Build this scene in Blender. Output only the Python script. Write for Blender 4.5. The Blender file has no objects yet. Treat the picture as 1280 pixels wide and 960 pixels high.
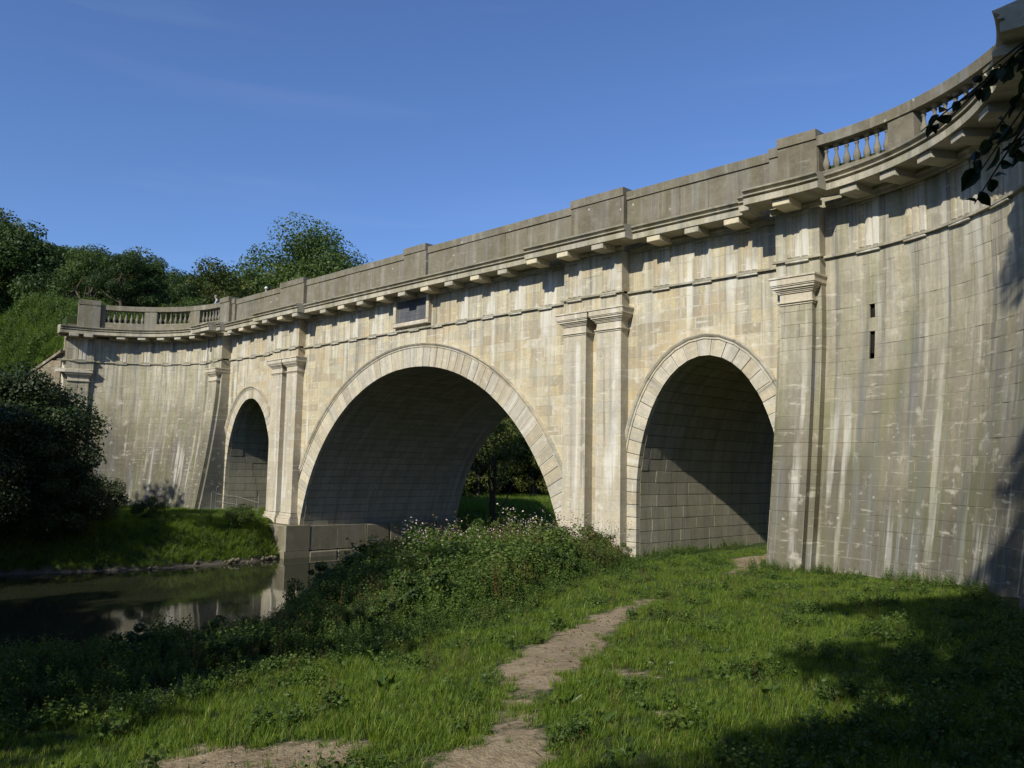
import bpy, math, random
import numpy as np
from mathutils import Vector, Matrix

sc = bpy.context.scene
col = sc.collection
R = random.Random(7)
NR = np.random.RandomState(7)

# ------------------------------------------------------------------ camera
CAM = Vector((31.0483, -24.233, 4.4403)); YAW, PITCH, ROLL, F = 0.7893, 0.1005, 0.0187, 1038.75 / 1280
_r = Vector((math.cos(YAW), math.sin(YAW), 0))
_f = Vector((-math.sin(YAW) * math.cos(PITCH), math.cos(YAW) * math.cos(PITCH), math.sin(PITCH)))
_u = _r.cross(_f)
_r2 = _r * math.cos(ROLL) + _u * math.sin(ROLL); _u2 = -_r * math.sin(ROLL) + _u * math.cos(ROLL)
cam = bpy.data.objects.new('camera', bpy.data.cameras.new('camera')); col.objects.link(cam)
m = Matrix((_r2, _u2, -_f)).transposed().to_4x4(); m.translation = CAM
cam.matrix_world = m
cam.data.sensor_width = 36; cam.data.lens = 36 * F
cam.data.clip_start = 0.1; cam.data.clip_end = 2000
sc.camera = cam

# ------------------------------------------------------------------ light
SUN_TO = Vector((1.0, -5.5, 3.85)).normalized()
SKY, SUN, EXPO = 0.115, 4.9, 0.16
w = bpy.data.worlds.new('World'); sc.world = w; w.use_nodes = True
nt = w.node_tree
sky = nt.nodes.new('ShaderNodeTexSky'); sky.sky_type = 'NISHITA'; sky.sun_disc = False
sky.sun_elevation = math.asin(SUN_TO.z); sky.sun_rotation = math.atan2(SUN_TO.x, SUN_TO.y)
sky.altitude = 100; sky.air_density = 1.0; sky.dust_density = 0.5; sky.ozone_density = 5.0
nt.nodes['Background'].inputs[1].default_value = SKY
tint = nt.nodes.new('ShaderNodeMix'); tint.data_type = 'RGBA'; tint.blend_type = 'MULTIPLY'; tint.inputs[0].default_value = 1; tint.inputs[7].default_value = (.84, .93, 1.15, 1)
tc = nt.nodes.new('ShaderNodeTexCoord'); mpg = nt.nodes.new('ShaderNodeMapping'); mpg.inputs['Scale'].default_value = (1.2, 1.2, 11); mpg.inputs['Location'].default_value = (3.1, .4, 1.7)
cl = nt.nodes.new('ShaderNodeTexNoise'); cl.inputs['Scale'].default_value = 2.2; cl.inputs['Detail'].default_value = 5
cr = nt.nodes.new('ShaderNodeValToRGB'); cr.color_ramp.elements[0].position = .56; cr.color_ramp.elements[0].color = (0, 0, 0, 1); cr.color_ramp.elements[1].position = .8; cr.color_ramp.elements[1].color = (.045, .045, .045, 1)
ha = nt.nodes.new('ShaderNodeMix'); ha.data_type = 'RGBA'; ha.inputs[7].default_value = (6.5, 7.2, 8.2, 1)
for a_, b_ in ((tc.outputs['Generated'], mpg.inputs[0]), (mpg.outputs[0], cl.inputs[0]), (cl.outputs[0], cr.inputs[0]), (sky.outputs[0], tint.inputs[6]), (cr.outputs[0], ha.inputs[0]), (tint.outputs[2], ha.inputs[6]), (ha.outputs[2], nt.nodes['Background'].inputs[0])): nt.links.new(a_, b_)
sl = bpy.data.lights.new('sun', 'SUN'); sl.energy = SUN; sl.angle = math.radians(0.55); sl.color = (1, .95, .83)
so = bpy.data.objects.new('sun', sl); col.objects.link(so)
so.rotation_euler = SUN_TO.to_track_quat('Z', 'Y').to_euler()
sc.view_settings.view_transform = 'Standard'; sc.view_settings.look = 'None'
sc.view_settings.exposure = EXPO; sc.view_settings.gamma = 1
sc.render.engine = 'CYCLES'
sc.cycles.max_bounces = 5; sc.cycles.diffuse_bounces = 3; sc.cycles.transparent_max_bounces = 4

# ------------------------------------------------------------------ material helpers
class NT:
    def __init__(s, name):
        s.m = bpy.data.materials.new(name); s.m.use_nodes = True; s.t = s.m.node_tree
        s.b = s.t.nodes['Principled BSDF']; s.out = s.t.nodes['Material Output']
        s.b.inputs['Roughness'].default_value = .9; s.b.inputs['Specular IOR Level'].default_value = .2
    def n(s, kind, **kw):
        nd = s.t.nodes.new('ShaderNode' + kind)
        for k, v in kw.items(): setattr(nd, k, v)
        return nd
    def l(s, a, b): s.t.links.new(a, b)
    def attr(s, nm): return s.n('Attribute', attribute_name=nm)
    def noise(s, vec, scale, detail=4, rough=.6, sc3=None, off=(0, 0, 0)):
        mp = s.n('Mapping'); s.l(vec, mp.inputs[0])
        mp.inputs['Scale'].default_value = sc3 or (1, 1, 1); mp.inputs['Location'].default_value = off
        t = s.n('TexNoise'); s.l(mp.outputs[0], t.inputs['Vector'])
        t.inputs['Scale'].default_value = scale; t.inputs['Detail'].default_value = detail; t.inputs['Roughness'].default_value = rough
        return t.outputs['Fac']
    def ramp(s, fac, stops, interp='LINEAR'):
        r = s.n('ValToRGB'); s.l(fac, r.inputs[0]); r.color_ramp.interpolation = interp
        e = r.color_ramp.elements
        while len(e) < len(stops): e.new(.5)
        for el, (p, c) in zip(e, stops):
            el.position = p; el.color = (c, c, c, 1) if isinstance(c, (int, float)) else (*c, 1)
        return r.outputs[0]
    def mix(s, fac, a, b, mode='MIX'):
        x = s.n('Mix', data_type='RGBA', blend_type=mode)
        for i, v in ((0, fac), (6, a), (7, b)):
            if isinstance(v, (int, float)): x.inputs[i].default_value = v
            elif isinstance(v, tuple): x.inputs[i].default_value = (*v, 1)
            else: s.l(v, x.inputs[i])
        return x.outputs[2]
    def math(s, op, a, b=0.0, clamp=False):
        x = s.n('Math', operation=op); x.use_clamp = clamp
        for i, v in ((0, a), (1, b)):
            if isinstance(v, (int, float)): x.inputs[i].default_value = v
            else: s.l(v, x.inputs[i])
        return x.outputs[0]
    def bump(s, h, strength=.3, dist=.02):
        b = s.n('Bump'); b.inputs['Strength'].default_value = strength; b.inputs['Distance'].default_value = dist
        s.l(h, b.inputs['Height']); s.l(b.outputs[0], s.b.inputs['Normal'])

def stone(name, cols, streak=.5, white=.5, soot=.4, low=0.0, spots=0.0, lowc=(.17, .15, .115), green=0.0, gcol=(.14, .15, .05), yel=0.0, bstr=.35, mjs=.85, dst=.55, scol=(.21, .21, .195), led=0.0, scol2=(.30, .31, .32)):
    s = NT(name)
    uv = s.n('UVMap', uv_map='UVMap').outputs[0]
    rnd = s.attr('rnd').outputs['Fac']
    pos = s.n('NewGeometry').outputs['Position']
    c = s.ramp(rnd, cols); c0_ = None
    big = s.noise(pos, .35, 3, .5)
    fine = s.noise(pos, 9, 5, .7)
    c = s.mix(.6, c, s.ramp(fine, [(.25, .62), (.75, 1.3)]), 'MULTIPLY')
    c = s.mix(s.math('MULTIPLY', s.ramp(s.noise(pos, 1.7, 5, .65), [(.42, 0), (.62, 1)]), soot * .8), c, s.mix(.5, c, (.26, .23, .18)))
    if yel:
        c = s.mix(s.math('MULTIPLY', s.ramp(s.noise(pos, .8, 3, .6, off=(9, 3, 1)), [(.52, 0), (.66, 1)]), yel), c, (.44, .31, .15))
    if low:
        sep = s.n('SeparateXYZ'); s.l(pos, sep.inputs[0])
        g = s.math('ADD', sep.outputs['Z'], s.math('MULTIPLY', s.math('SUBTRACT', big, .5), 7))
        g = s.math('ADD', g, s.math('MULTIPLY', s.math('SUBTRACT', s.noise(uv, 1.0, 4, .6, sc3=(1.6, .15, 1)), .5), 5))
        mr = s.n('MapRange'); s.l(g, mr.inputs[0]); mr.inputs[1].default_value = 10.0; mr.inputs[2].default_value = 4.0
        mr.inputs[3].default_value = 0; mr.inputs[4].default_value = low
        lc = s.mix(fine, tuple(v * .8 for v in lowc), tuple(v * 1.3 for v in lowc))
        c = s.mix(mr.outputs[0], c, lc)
    # run-off streaks hanging down the face
    st = s.noise(uv, 1.0, 5, .62, sc3=(2.6, .10, 1))
    st2 = s.noise(uv, 1.0, 4, .6, sc3=(5.5, .22, 1), off=(31, 7, 0))
    area = s.ramp(big, [(.38, 0), (.6, 1)])
    c = s.mix(s.math('MULTIPLY', s.ramp(st, [(.5, 0), (.66, 1)]), streak), c, scol)
    c = s.mix(s.math('MULTIPLY', s.math('MULTIPLY', s.ramp(st2, [(.55, 0), (.68, 1)]), area), streak * .9), c, scol2)
    ds = s.noise(uv, 1.0, 4, .6, sc3=(2.2, .07, 1), off=(77, 3, 0))
    c = s.mix(s.math('MULTIPLY', s.ramp(ds, [(.61, 0), (.66, 1)]), dst), c, (.13, .128, .115))
    if led:
        sz = s.n('SeparateXYZ'); s.l(pos, sz.inputs[0]); mr2 = s.n('MapRange'); s.l(s.math('ADD', sz.outputs['Z'], s.math('MULTIPLY', s.math('SUBTRACT', s.noise(uv, 1.0, 3, .6, sc3=(3.1, .05, 1), off=(8, 8, 8)), .5), 9)), mr2.inputs[0]); mr2.inputs[1].default_value = 7.4; mr2.inputs[2].default_value = 10.8
        lk = s.math('MULTIPLY', mr2.outputs[0], s.ramp(s.noise(uv, 1.0, 4, .6, sc3=(4.2, .12, 1), off=(51, 2, 0)), [(.47, 0), (.58, 1)]))
        c = s.mix(s.math('MULTIPLY', lk, led), c, (.16, .155, .14))
        wk = s.math('MULTIPLY', mr2.outputs[0], s.ramp(s.noise(uv, 1.0, 4, .6, sc3=(3.4, .10, 1), off=(21, 9, 0)), [(.52, 0), (.60, 1)]))
        c = s.mix(s.math('MULTIPLY', wk, .40), c, (.58, .56, .49))
    wv = s.noise(uv, 1.0, 4, .55, sc3=(2.3, .13, 1), off=(5, 17, 0))
    c = s.mix(s.math('MULTIPLY', s.ramp(wv, [(.56, 0), (.64, 1)]), s.math('MULTIPLY', s.ramp(s.noise(pos, .6, 4, .6, off=(1, 7, 3)), [(.4, .2), (.58, 1)]), white)), c, (.60, .58, .51))
    wp = s.noise(pos, 2.3, 4, .6, off=(3, 8, 2))
    c = s.mix(s.math('MULTIPLY', s.ramp(wp, [(.60, 0), (.70, 1)]), white * .8), c, (.58, .55, .46))
    # smeared horizontal pointing
    hz = s.noise(uv, 1.0, 3, .5, sc3=(1.3, 7, 1), off=(2, 2, 0))
    c = s.mix(s.math('MULTIPLY', s.ramp(hz, [(.63, 0), (.70, 1)]), white * .8), c, (.60, .56, .46))
    if spots:
        v = s.n('TexVoronoi'); s.l(pos, v.inputs['Vector']); v.inputs['Scale'].default_value = 1.9
        sp = s.math('ADD', v.outputs['Distance'], s.math('MULTIPLY', s.math('SUBTRACT', s.noise(pos, 7, 4), .5), .34))
        c = s.mix(s.math('MULTIPLY', s.ramp(sp, [(.05, 1), (.08, 0)]), spots), c, (.72, .70, .62))
    if green:
        gr = s.noise(uv, 1.0, 5, .6, sc3=(1.5, .35, 1), off=(14, 1, 0))
        c = s.mix(s.math('MULTIPLY', s.ramp(gr, [(.45, 0), (.65, 1)]), green), c, gcol)
    mj = s.math('MULTIPLY', s.math('GREATER_THAN', rnd, 1.5), s.ramp(s.noise(pos, 3.5, 3, .6, off=(4, 4, 9)), [(.35, .25), (.6, .95)]))
    c = s.mix(s.math('MULTIPLY', mj, mjs), c, (.60, .55, .42))
    s.l(c, s.b.inputs['Base Color'])
    s.bump(s.math('ADD', s.math('MULTIPLY', fine, .5), s.noise(pos, 30, 4, .7)), bstr, .02)
    return s.m

warm = [(0, (.32, .28, .19)), (.18, (.42, .35, .22)), (.35, (.50, .435, .275)), (.5, (.42, .38, .27)), (.7, (.54, .48, .32)), (.85, (.48, .39, .225)), (1, (.51, .47, .36))]
M = {}
M['wall'] = stone('bath_stone', warm, streak=.6, white=.75, soot=.7, yel=.4, dst=.75, bstr=.6, led=.38)
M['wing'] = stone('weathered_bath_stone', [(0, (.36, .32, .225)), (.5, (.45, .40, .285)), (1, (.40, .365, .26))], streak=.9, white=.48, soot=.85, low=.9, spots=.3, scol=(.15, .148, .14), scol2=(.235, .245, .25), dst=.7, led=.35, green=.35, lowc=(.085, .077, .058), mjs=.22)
M['pil'] = stone('pilaster_stone', [(0, (.42, .37, .27)), (.5, (.50, .44, .33)), (1, (.45, .41, .32))], streak=.45, white=.8, soot=.4, green=.1)
M['vou'] = stone('voussoir_stone', [(0, (.36, .31, .22)), (.3, (.50, .435, .30)), (.6, (.42, .39, .31)), (.8, (.55, .49, .36)), (1, (.46, .42, .34))], streak=.5, white=.6, soot=.7, led=.25, bstr=.6)
M['corn'] = stone('cornice_stone', [(0, (.36, .33, .23)), (.5, (.43, .39, .29)), (1, (.39, .36, .28))], streak=.7, white=.25, soot=.9, green=.6, gcol=(.16, .15, .08))
M['newst'] = stone('renewed_stone', [(0, (.50, .44, .29)), (1, (.57, .50, .35))], streak=.1, white=.1, soot=.1)
M['par'] = stone('lichened_parapet_stone', [(0, (.12, .105, .075)), (.5, (.165, .145, .10)), (1, (.14, .125, .09))], streak=.45, white=.16, soot=.9, green=.4, spots=.5, gcol=(.13, .12, .06), bstr=.8)
M['sof'] = stone('damp_soffit_stone', [(0, (.30, .27, .19)), (.5, (.44, .40, .29)), (1, (.37, .335, .245))], streak=.5, white=.12, soot=.8, low=.5, green=.3, lowc=(.36, .33, .25), mjs=0.0, bstr=.9)
M['plinth'] = stone('river_plinth_stone', [(0, (.13, .112, .072)), (1, (.20, .175, .115))], streak=.4, white=.1, soot=.8, green=.5, gcol=(.15, .15, .07), bstr=.8)

def plain(name, colr, rough=.9, spec=.2, nz=None):
    s = NT(name); s.b.inputs['Roughness'].default_value = rough; s.b.inputs['Specular IOR Level'].default_value = spec
    pos = s.n('NewGeometry').outputs['Position']
    f = s.noise(pos, nz or 6, 5, .65)
    s.l(s.mix(.7, colr, s.ramp(f, [(.25, .6), (.75, 1.35)]), 'MULTIPLY'), s.b.inputs['Base Color'])
    return s.m
M['mortar'] = plain('pale_lime_mortar', (.50, .45, .34))
M['dmortar'] = plain('dark_open_joint', (.06, .055, .045))
M['drain_shade'] = plain('painted_drain_shade', (.015, .014, .012))  # near-black colour stands in for the unlit depth of the drains
M['slate'] = stone('dark_slate_tablet', [(0, (.07, .075, .085)), (1, (.10, .105, .12))], streak=.5, white=.0, soot=.3)
M['metal'] = plain('galvanised_metal', (.16, .16, .15), .6, .4)
M['bark'] = plain('tree_bark', (.075, .06, .042), nz=9)
M['twig'] = plain('twig_bark', (.05, .042, .03), nz=20)

def leafmat(name, stops, trans=.35, rough=.55, tint=0.0):
    s = NT(name)
    rnd = s.attr('rnd').outputs['Fac']
    c = s.ramp(rnd, stops)
    oi = s.n('ObjectInfo')
    c = s.mix(1.0, c, s.ramp(oi.outputs['Random'], [(0, (.75, .8, .8)), (.5, (1, 1, .95)), (1, (1.25, 1.15, .95))]), 'MULTIPLY')
    s.l(c, s.b.inputs['Base Color'])
    s.b.inputs['Roughness'].default_value = rough; s.b.inputs['Specular IOR Level'].default_value = .3
    tr = s.n('BsdfTranslucent'); s.l(s.mix(1.0, c, (1.3, 1.35, .7), 'MULTIPLY'), tr.inputs[0])
    mx = s.n('MixShader'); mx.inputs[0].default_value = trans
    s.l(s.b.outputs[0], mx.inputs[1]); s.l(tr.outputs[0], mx.inputs[2]); s.l(mx.outputs[0], s.out.inputs[0])
    return s.m
M['leaf'] = leafmat('woodland_leaves', [(0, (.022, .042, .012)), (.5, (.045, .078, .018)), (1, (.085, .12, .028))])
M['leaf2'] = leafmat('ash_leaves', [(0, (.035, .065, .018)), (.5, (.06, .10, .026)), (1, (.10, .145, .04))])
M['leaf3'] = leafmat('yellowing_leaves', [(0, (.045, .065, .014)), (.5, (.085, .105, .022)), (1, (.14, .15, .035))])
M['bushleaf'] = leafmat('dark_alder_leaves', [(0, (.015, .028, .010)), (.5, (.026, .046, .013)), (1, (.05, .075, .022))], trans=.2)
M['nettle'] = leafmat('nettle_leaves', [(0, (.035, .065, .014)), (.6, (.07, .12, .022)), (1, (.13, .18, .04))])
M['brown'] = leafmat('reddish_dry_leaves', [(0, (.09, .05, .025)), (.6, (.13, .085, .035)), (1, (.11, .12, .035))])
M['grass'] = leafmat('meadow_grass', [(0, (.065, .115, .014)), (.5, (.125, .205, .022)), (.88, (.19, .27, .038)), (1, (.34, .30, .12))], trans=.45)
M['dock'] = leafmat('dock_leaves', [(0, (.04, .075, .016)), (1, (.09, .14, .03))], trans=.25, rough=.4)
M['flower'] = leafmat('pale_pink_petals', [(0, (.55, .38, .46)), (1, (.72, .62, .68))], trans=.2)

# ground
def ground_mat():
    s = NT('turf_and_soil')
    pos = s.n('NewGeometry').outputs['Position']
    soil = s.attr('soil').outputs['Fac']
    n1 = s.noise(pos, 2.2, 5, .7); n2 = s.noise(pos, 12, 5, .7); n3 = s.noise(pos, 60, 3, .7)
    fac = s.ramp(s.math('ADD', soil, s.math('MULTIPLY', s.math('SUBTRACT', s.math('ADD', s.math('MULTIPLY', n1, .6), s.math('MULTIPLY', n2, .4)), .5), 1.3)), [(.38, 0), (.60, 1)])
    turf = s.ramp(n2, [(.3, (.022, .035, .010)), (.55, (.04, .062, .015)), (.8, (.07, .085, .026))])
    dirt = s.ramp(s.math('ADD', s.math('MULTIPLY', n2, .6), s.math('MULTIPLY', n1, .4)), [(.32, (.14, .105, .062)), (.5, (.285, .22, .138)), (.68, (.40, .33, .22))])
    dirt = s.mix(.5, dirt, s.ramp(n3, [(.3, .6), (.7, 1.3)]), 'MULTIPLY')
    c = s.mix(fac, turf, dirt)
    sep = s.n('SeparateXYZ'); s.l(pos, sep.inputs[0])
    mr = s.n('MapRange'); s.l(sep.outputs['Z'], mr.inputs[0]); mr.inputs[1].default_value = -.25; mr.inputs[2].default_value = -.5
    mr.inputs[3].default_value = 0; mr.inputs[4].default_value = 1
    c = s.mix(mr.outputs[0], c, s.ramp(n2, [(.3, (.07, .06, .045)), (.7, (.13, .115, .09))]))
    s.l(c, s.b.inputs['Base Color'])
    s.bump(s.math('ADD', s.math('MULTIPLY', n2, 1.0), s.math('MULTIPLY', n3, .35)), .9, .05)
    return s.m
M['ground'] = ground_mat()
def water_mat():
    s = NT('river_water')
    pos = s.n('NewGeometry').outputs['Position']
    s.l(s.ramp(s.noise(pos, .5, 3), [(.3, (.016, .018, .010)), (.7, (.026, .028, .016))]), s.b.inputs['Base Color'])
    s.b.inputs['Roughness'].default_value = .045; s.b.inputs['Specular IOR Level'].default_value = .5; s.b.inputs['IOR'].default_value = 1.33
    h = s.math('ADD', s.noise(pos, 1.2, 3, .5, sc3=(1, .6, 1)), s.math('MULTIPLY', s.noise(pos, 6, 3, .5), .25))
    s.bump(h, .07, .03)
    return s.m
M['water'] = water_mat()

# ------------------------------------------------------------------ mesh helpers
class MB:
    def __init__(s): s.v = []; s.f = []; s.uv = []; s.r = []
    def add(s, verts, faces, uvs, rnd):
        o = len(s.v); s.v += verts
        for f in faces:
            s.f.append([i + o for i in f]); s.uv += [uvs[i] for i in f]; s.r.append(rnd)
    def merge(s, o): s.add_raw(o)
    def add_raw(s, o):
        k = len(s.v); s.v += o.v; s.f += [[i + k for i in f] for f in o.f]; s.uv += o.uv; s.r += o.r
    def mesh(s, name, mat, smooth=False):
        me = bpy.data.meshes.new(name); me.from_pydata([tuple(v) for v in s.v], [], s.f)
        uvl = me.uv_layers.new(name='UVMap'); uvl.data.foreach_set('uv', [c for u in s.uv for c in (u[0], u[1])])
        a = me.attributes.new('rnd', 'FLOAT', 'FACE'); a.data.foreach_set('value', s.r)
        for mm in (mat if isinstance(mat, list) else [mat]): me.materials.append(mm)
        if smooth: me.shade_smooth()
        me.update(); return me
    def obj(s, name, mat, parent=None, smooth=False):
        return link(name, s.mesh(name, mat, smooth), parent)
def link(name, data, parent=None, loc=None):
    o = bpy.data.objects.new(name, data); col.objects.link(o)
    if parent: o.parent = parent
    if loc: o.location = loc
    return o
def thing(name, label, cat, loc=(0, 0, 0), group=None):
    o = link(name, None); o.location = loc; o['label'] = label; o['category'] = cat
    if group: o['group'] = group
    return o
def tag(o, label, cat, group=None):
    o['label'] = label; o['category'] = cat
    if group: o['group'] = group
def npmesh(name, V, Fq, rnd, mat, smooth=False):
    """V (n,3), Fq (m,k) all faces the same size"""
    me = bpy.data.meshes.new(name); k = Fq.shape[1]
    me.vertices.add(len(V)); me.vertices.foreach_set('co', V.astype(np.float32).ravel())
    me.loops.add(Fq.size); me.loops.foreach_set('vertex_index', Fq.astype(np.int32).ravel())
    me.polygons.add(len(Fq)); me.polygons.foreach_set('loop_start', (np.arange(len(Fq)) * k).astype(np.int32))
    me.update(calc_edges=True)
    if rnd is not None:
        a = me.attributes.new('rnd', 'FLOAT', 'FACE'); a.data.foreach_set('value', rnd.astype(np.float32))
    for mm in (mat if isinstance(mat, list) else [mat]): me.materials.append(mm)
    if smooth: me.shade_smooth()
    return me

def inset(poly, d):
    n = len(poly); cx = sum(p[0] for p in poly) / n; cy = sum(p[1] for p in poly) / n
    L = []
    for i in range(n):
        (x0, y0), (x1, y1) = poly[i], poly[(i + 1) % n]
        dx, dy = x1 - x0, y1 - y0; l = math.hypot(dx, dy)
        if l < 1e-6: return None
        nx, ny = -dy / l, dx / l
        if (cx - x0) * nx + (cy - y0) * ny < 0: nx, ny = -nx, -ny
        L.append((nx, ny, nx * x0 + ny * y0 + d))
    out = []
    for i in range(n):
        a, b = L[i - 1], L[i]; det = a[0] * b[1] - a[1] * b[0]
        if abs(det) < 1e-6: return None
        out.append(((a[2] * b[1] - b[2] * a[1]) / det, (a[0] * b[2] - b[0] * a[2]) / det))
    for p in out:
        for l in L:
            if p[0] * l[0] + p[1] * l[1] - l[2] < -1e-4: return None
    return out
def clip(poly, a, b, c):  # keep a*x+b*y>=c
    out = []
    for i in range(len(poly)):
        p, q = poly[i], poly[(i + 1) % len(poly)]
        dp = a * p[0] + b * p[1] - c; dq = a * q[0] + b * q[1] - c
        if dp >= 0: out.append(p)
        if (dp > 0) != (dq > 0) and abs(dp - dq) > 1e-9:
            t = dp / (dp - dq); out.append((p[0] + (q[0] - p[0]) * t, p[1] + (q[1] - p[1]) * t))
    res = []
    for p in out:
        if not res or math.hypot(p[0] - res[-1][0], p[1] - res[-1][1]) > 1e-3: res.append(p)
    if len(res) > 1 and math.hypot(res[0][0] - res[-1][0], res[0][1] - res[-1][1]) < 1e-3: res.pop()
    return res
def area(p): return abs(sum(p[i][0] * p[(i + 1) % len(p)][1] - p[(i + 1) % len(p)][0] * p[i][1] for i in range(len(p)))) / 2

def block(S, poly, of, ob, rnd=None, gap=.003, ch=.005, proud=None, mb=None):
    """one chamfered stone: poly in surface coordinates, front offset of(a,b), back offset ob (absolute)"""
    if len(poly) < 3 or area(poly) < .006: return None
    p1 = inset(poly, gap); 
    if not p1: return None
    sm = (proud is None or of is o_wing) and mb is None and (math.sin(poly[0][0] * .9 + 2.1 * math.sin(poly[0][1] * .7)) + math.cos(poly[0][1] * 1.3 + poly[0][0] * .5) + R.uniform(-.9, .9) > .35)
    if sm: chd, ch = 0.0, .016
    else: chd = ch
    p2 = inset(poly, gap + ch)
    if not p2: return None
    fo = of if callable(of) else (lambda a, b: of)
    bo = ob if callable(ob) else (lambda a, b: ob)
    pr = R.uniform(-.003, .003) if proud is None else proud
    tilt = R.uniform(-.001, .001)
    n = len(poly)
    V = [S(a, b, fo(a, b) + pr + tilt * i) for i, (a, b) in enumerate(p2)]
    V += [S(a, b, fo(a, b) + pr - chd) for a, b in p1] + [S(a, b, bo(a, b)) for a, b in p1]
    F = [list(range(n))]
    for i in range(n):
        j = (i + 1) % n
        F.append([i + n, j + n, j, i]); F.append([i + 2 * n, j + 2 * n, j + n, i + n])
    # make the front face look outwards
    c0 = Vector(V[0]); nrm = (Vector(V[1]) - c0).cross(Vector(V[2]) - c0)
    a, b = poly[0]; out = Vector(S(a, b, 1.0)) - Vector(S(a, b, 0.0))
    if nrm.dot(out) < 0: F = [f[::-1] for f in F]
    mb = mb or MB()
    mb.add(V, F, list(p2) + list(p1) + list(p1), R.random() if rnd is None else rnd)
    if sm:
        for i in range(n): mb.r[-2 * n + 2 * i] = 2.0
    return mb

# ------------------------------------------------------------------ wall geometry
UR, RW, CW = 19.8, 8.5, 8.5      # start of the wing curve, its radius
TE = math.radians(79.5); UE = UR + RW * TE   # end of the curve
def S(u, z, o):
    s = 1 if u >= 0 else -1; a = abs(u)
    if a <= UR: return (u, -o, z)
    if a <= UE:
        t = (a - UR) / RW; r = RW - o
        return (s * (UR + r * math.sin(t)), -CW + r * math.cos(t), z)
    d = a - UE                     # retaining wall beyond the wing, runs outward
    dx, dy = .86, -.51
    return (s * (UR + RW * math.sin(TE) + d * dx + o * dy), -CW + RW * math.cos(TE) + d * dy - o * dx, z)
def bat(z): return .063 * max(0, 9 - max(z, -1.2)) ** 1.36
def o_wing(u, z): return .28 + bat(z)
def o_pier(u, z): return .55 + bat(z)
def o_opil(u, z): return .78 + bat(z)
ZT = 10.88    # underside of frieze band
ZF0, ZF1 = 10.97, 12.36   # frieze
ARCH = {'main': (0, 9.75, 9.75, -.65, 1.08), 'r': (15.86, 2.80, 4.84, 3.5, .72), 'l': (-15.86, 2.80, 4.84, 3.5, .72)}
def arch_pts(c, a, b, zs, n=400, zlow=-1.2):
    """intrados sampled by arc length from the left foot to the right foot: (s, x, z, nx, nz)"""
    P = [(c - a, z, -1, 0) for z in np.linspace(zlow, zs, 12)[:-1]]
    for t in np.linspace(math.pi, 0, n):
        nx, nz = math.cos(t) / a, math.sin(t) / b; l = math.hypot(nx, nz)
        P.append((c + a * math.cos(t), zs + b * math.sin(t), nx / l, nz / l))
    P += [(c + a, z, 1, 0) for z in np.linspace(zs, zlow, 12)[1:]]
    P = np.array(P); d = np.hypot(np.diff(P[:, 0]), np.diff(P[:, 1])); s = np.concatenate([[0], np.cumsum(d)])
    return s, P
def half(A, z, frac):
    c, a, b, zs, th = A
    a2, b2 = a + th * frac, b + th * frac
    if z <= zs: return a2
    if z >= zs + b2: return 0
    return a2 * math.sqrt(1 - ((z - zs) / b2) ** 2)

aq = thing('aqueduct', 'long pale limestone canal aqueduct with three arches, paired pilasters and curved wing walls', 'aqueduct')
ashlar = []; core = MB()
NC = 30; ZB = -1.02; CH = (ZT - ZB) / NC
def joints(u0, u1, lo=.62, hi=1.08, rr=R):
    x = u0 - rr.uniform(0, hi * .8); out = []
    while x < u1: out.append(x); x += rr.uniform(lo, hi)
    out.append(x); return out
def lay(poly, of, thick, mat, S=S, lo=.62, hi=1.08, coremat=True, dest=None, cb=.0075):
    """cut a course polygon into stones + a mortar bed behind it"""
    dest = ashlar if dest is None else dest
    if len(poly) < 3: return
    us = [p[0] for p in poly]; u0, u1 = min(us), max(us)
    J = joints(u0, u1, lo, hi)
    if len(J) > 2 and J[1] - u0 < .18: J.pop(1)
    if len(J) > 2 and u1 - J[-2] < .18: J.pop(-2)
    for j0, j1 in zip(J, J[1:]):
        q = clip(clip(poly, 1, 0, j0), -1, 0, -j1)
        if len(q) < 3: continue
        b = block(S, q, of, (lambda a, z: of(a, z) - thick) if callable(of) else of - thick, gap=.010 if mat == 'sof' else .0012 if mat == 'wing' else .003, proud=R.uniform(-.0012, .0012) if mat == 'wing' else R.uniform(-.006, .004) if mat == 'sof' else None)
        if b: dest.append((b, mat))
    k = max(1, int((u1 - u0) / (.3 if mat == 'wing' else .6))); g = np.linspace(u0, u1, k + 1)
    tgt = core if coremat is True else coremat
    if tgt is not None:
        for a, b in zip(g, g[1:]):
            q = clip(clip(poly, 1, 0, a), -1, 0, -b)
            if len(q) < 3: continue
            cbb = .015 if mat == 'wing' else cb
            V = [S(x, y, (of(x, y) if callable(of) else of) - cbb) for x, y in q]
            c0 = Vector(V[0]); nn = (Vector(V[1]) - c0).cross(Vector(V[2]) - c0); x, y = q[0]
            f = list(range(len(q)))
            if nn.dot(Vector(S(x, y, 1)) - Vector(S(x, y, 0))) < 0: f.reverse()
            tgt.add(V, [f], q, .5)
HOLES = [(21.75, 8.95), (21.75, 8.15)]
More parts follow.
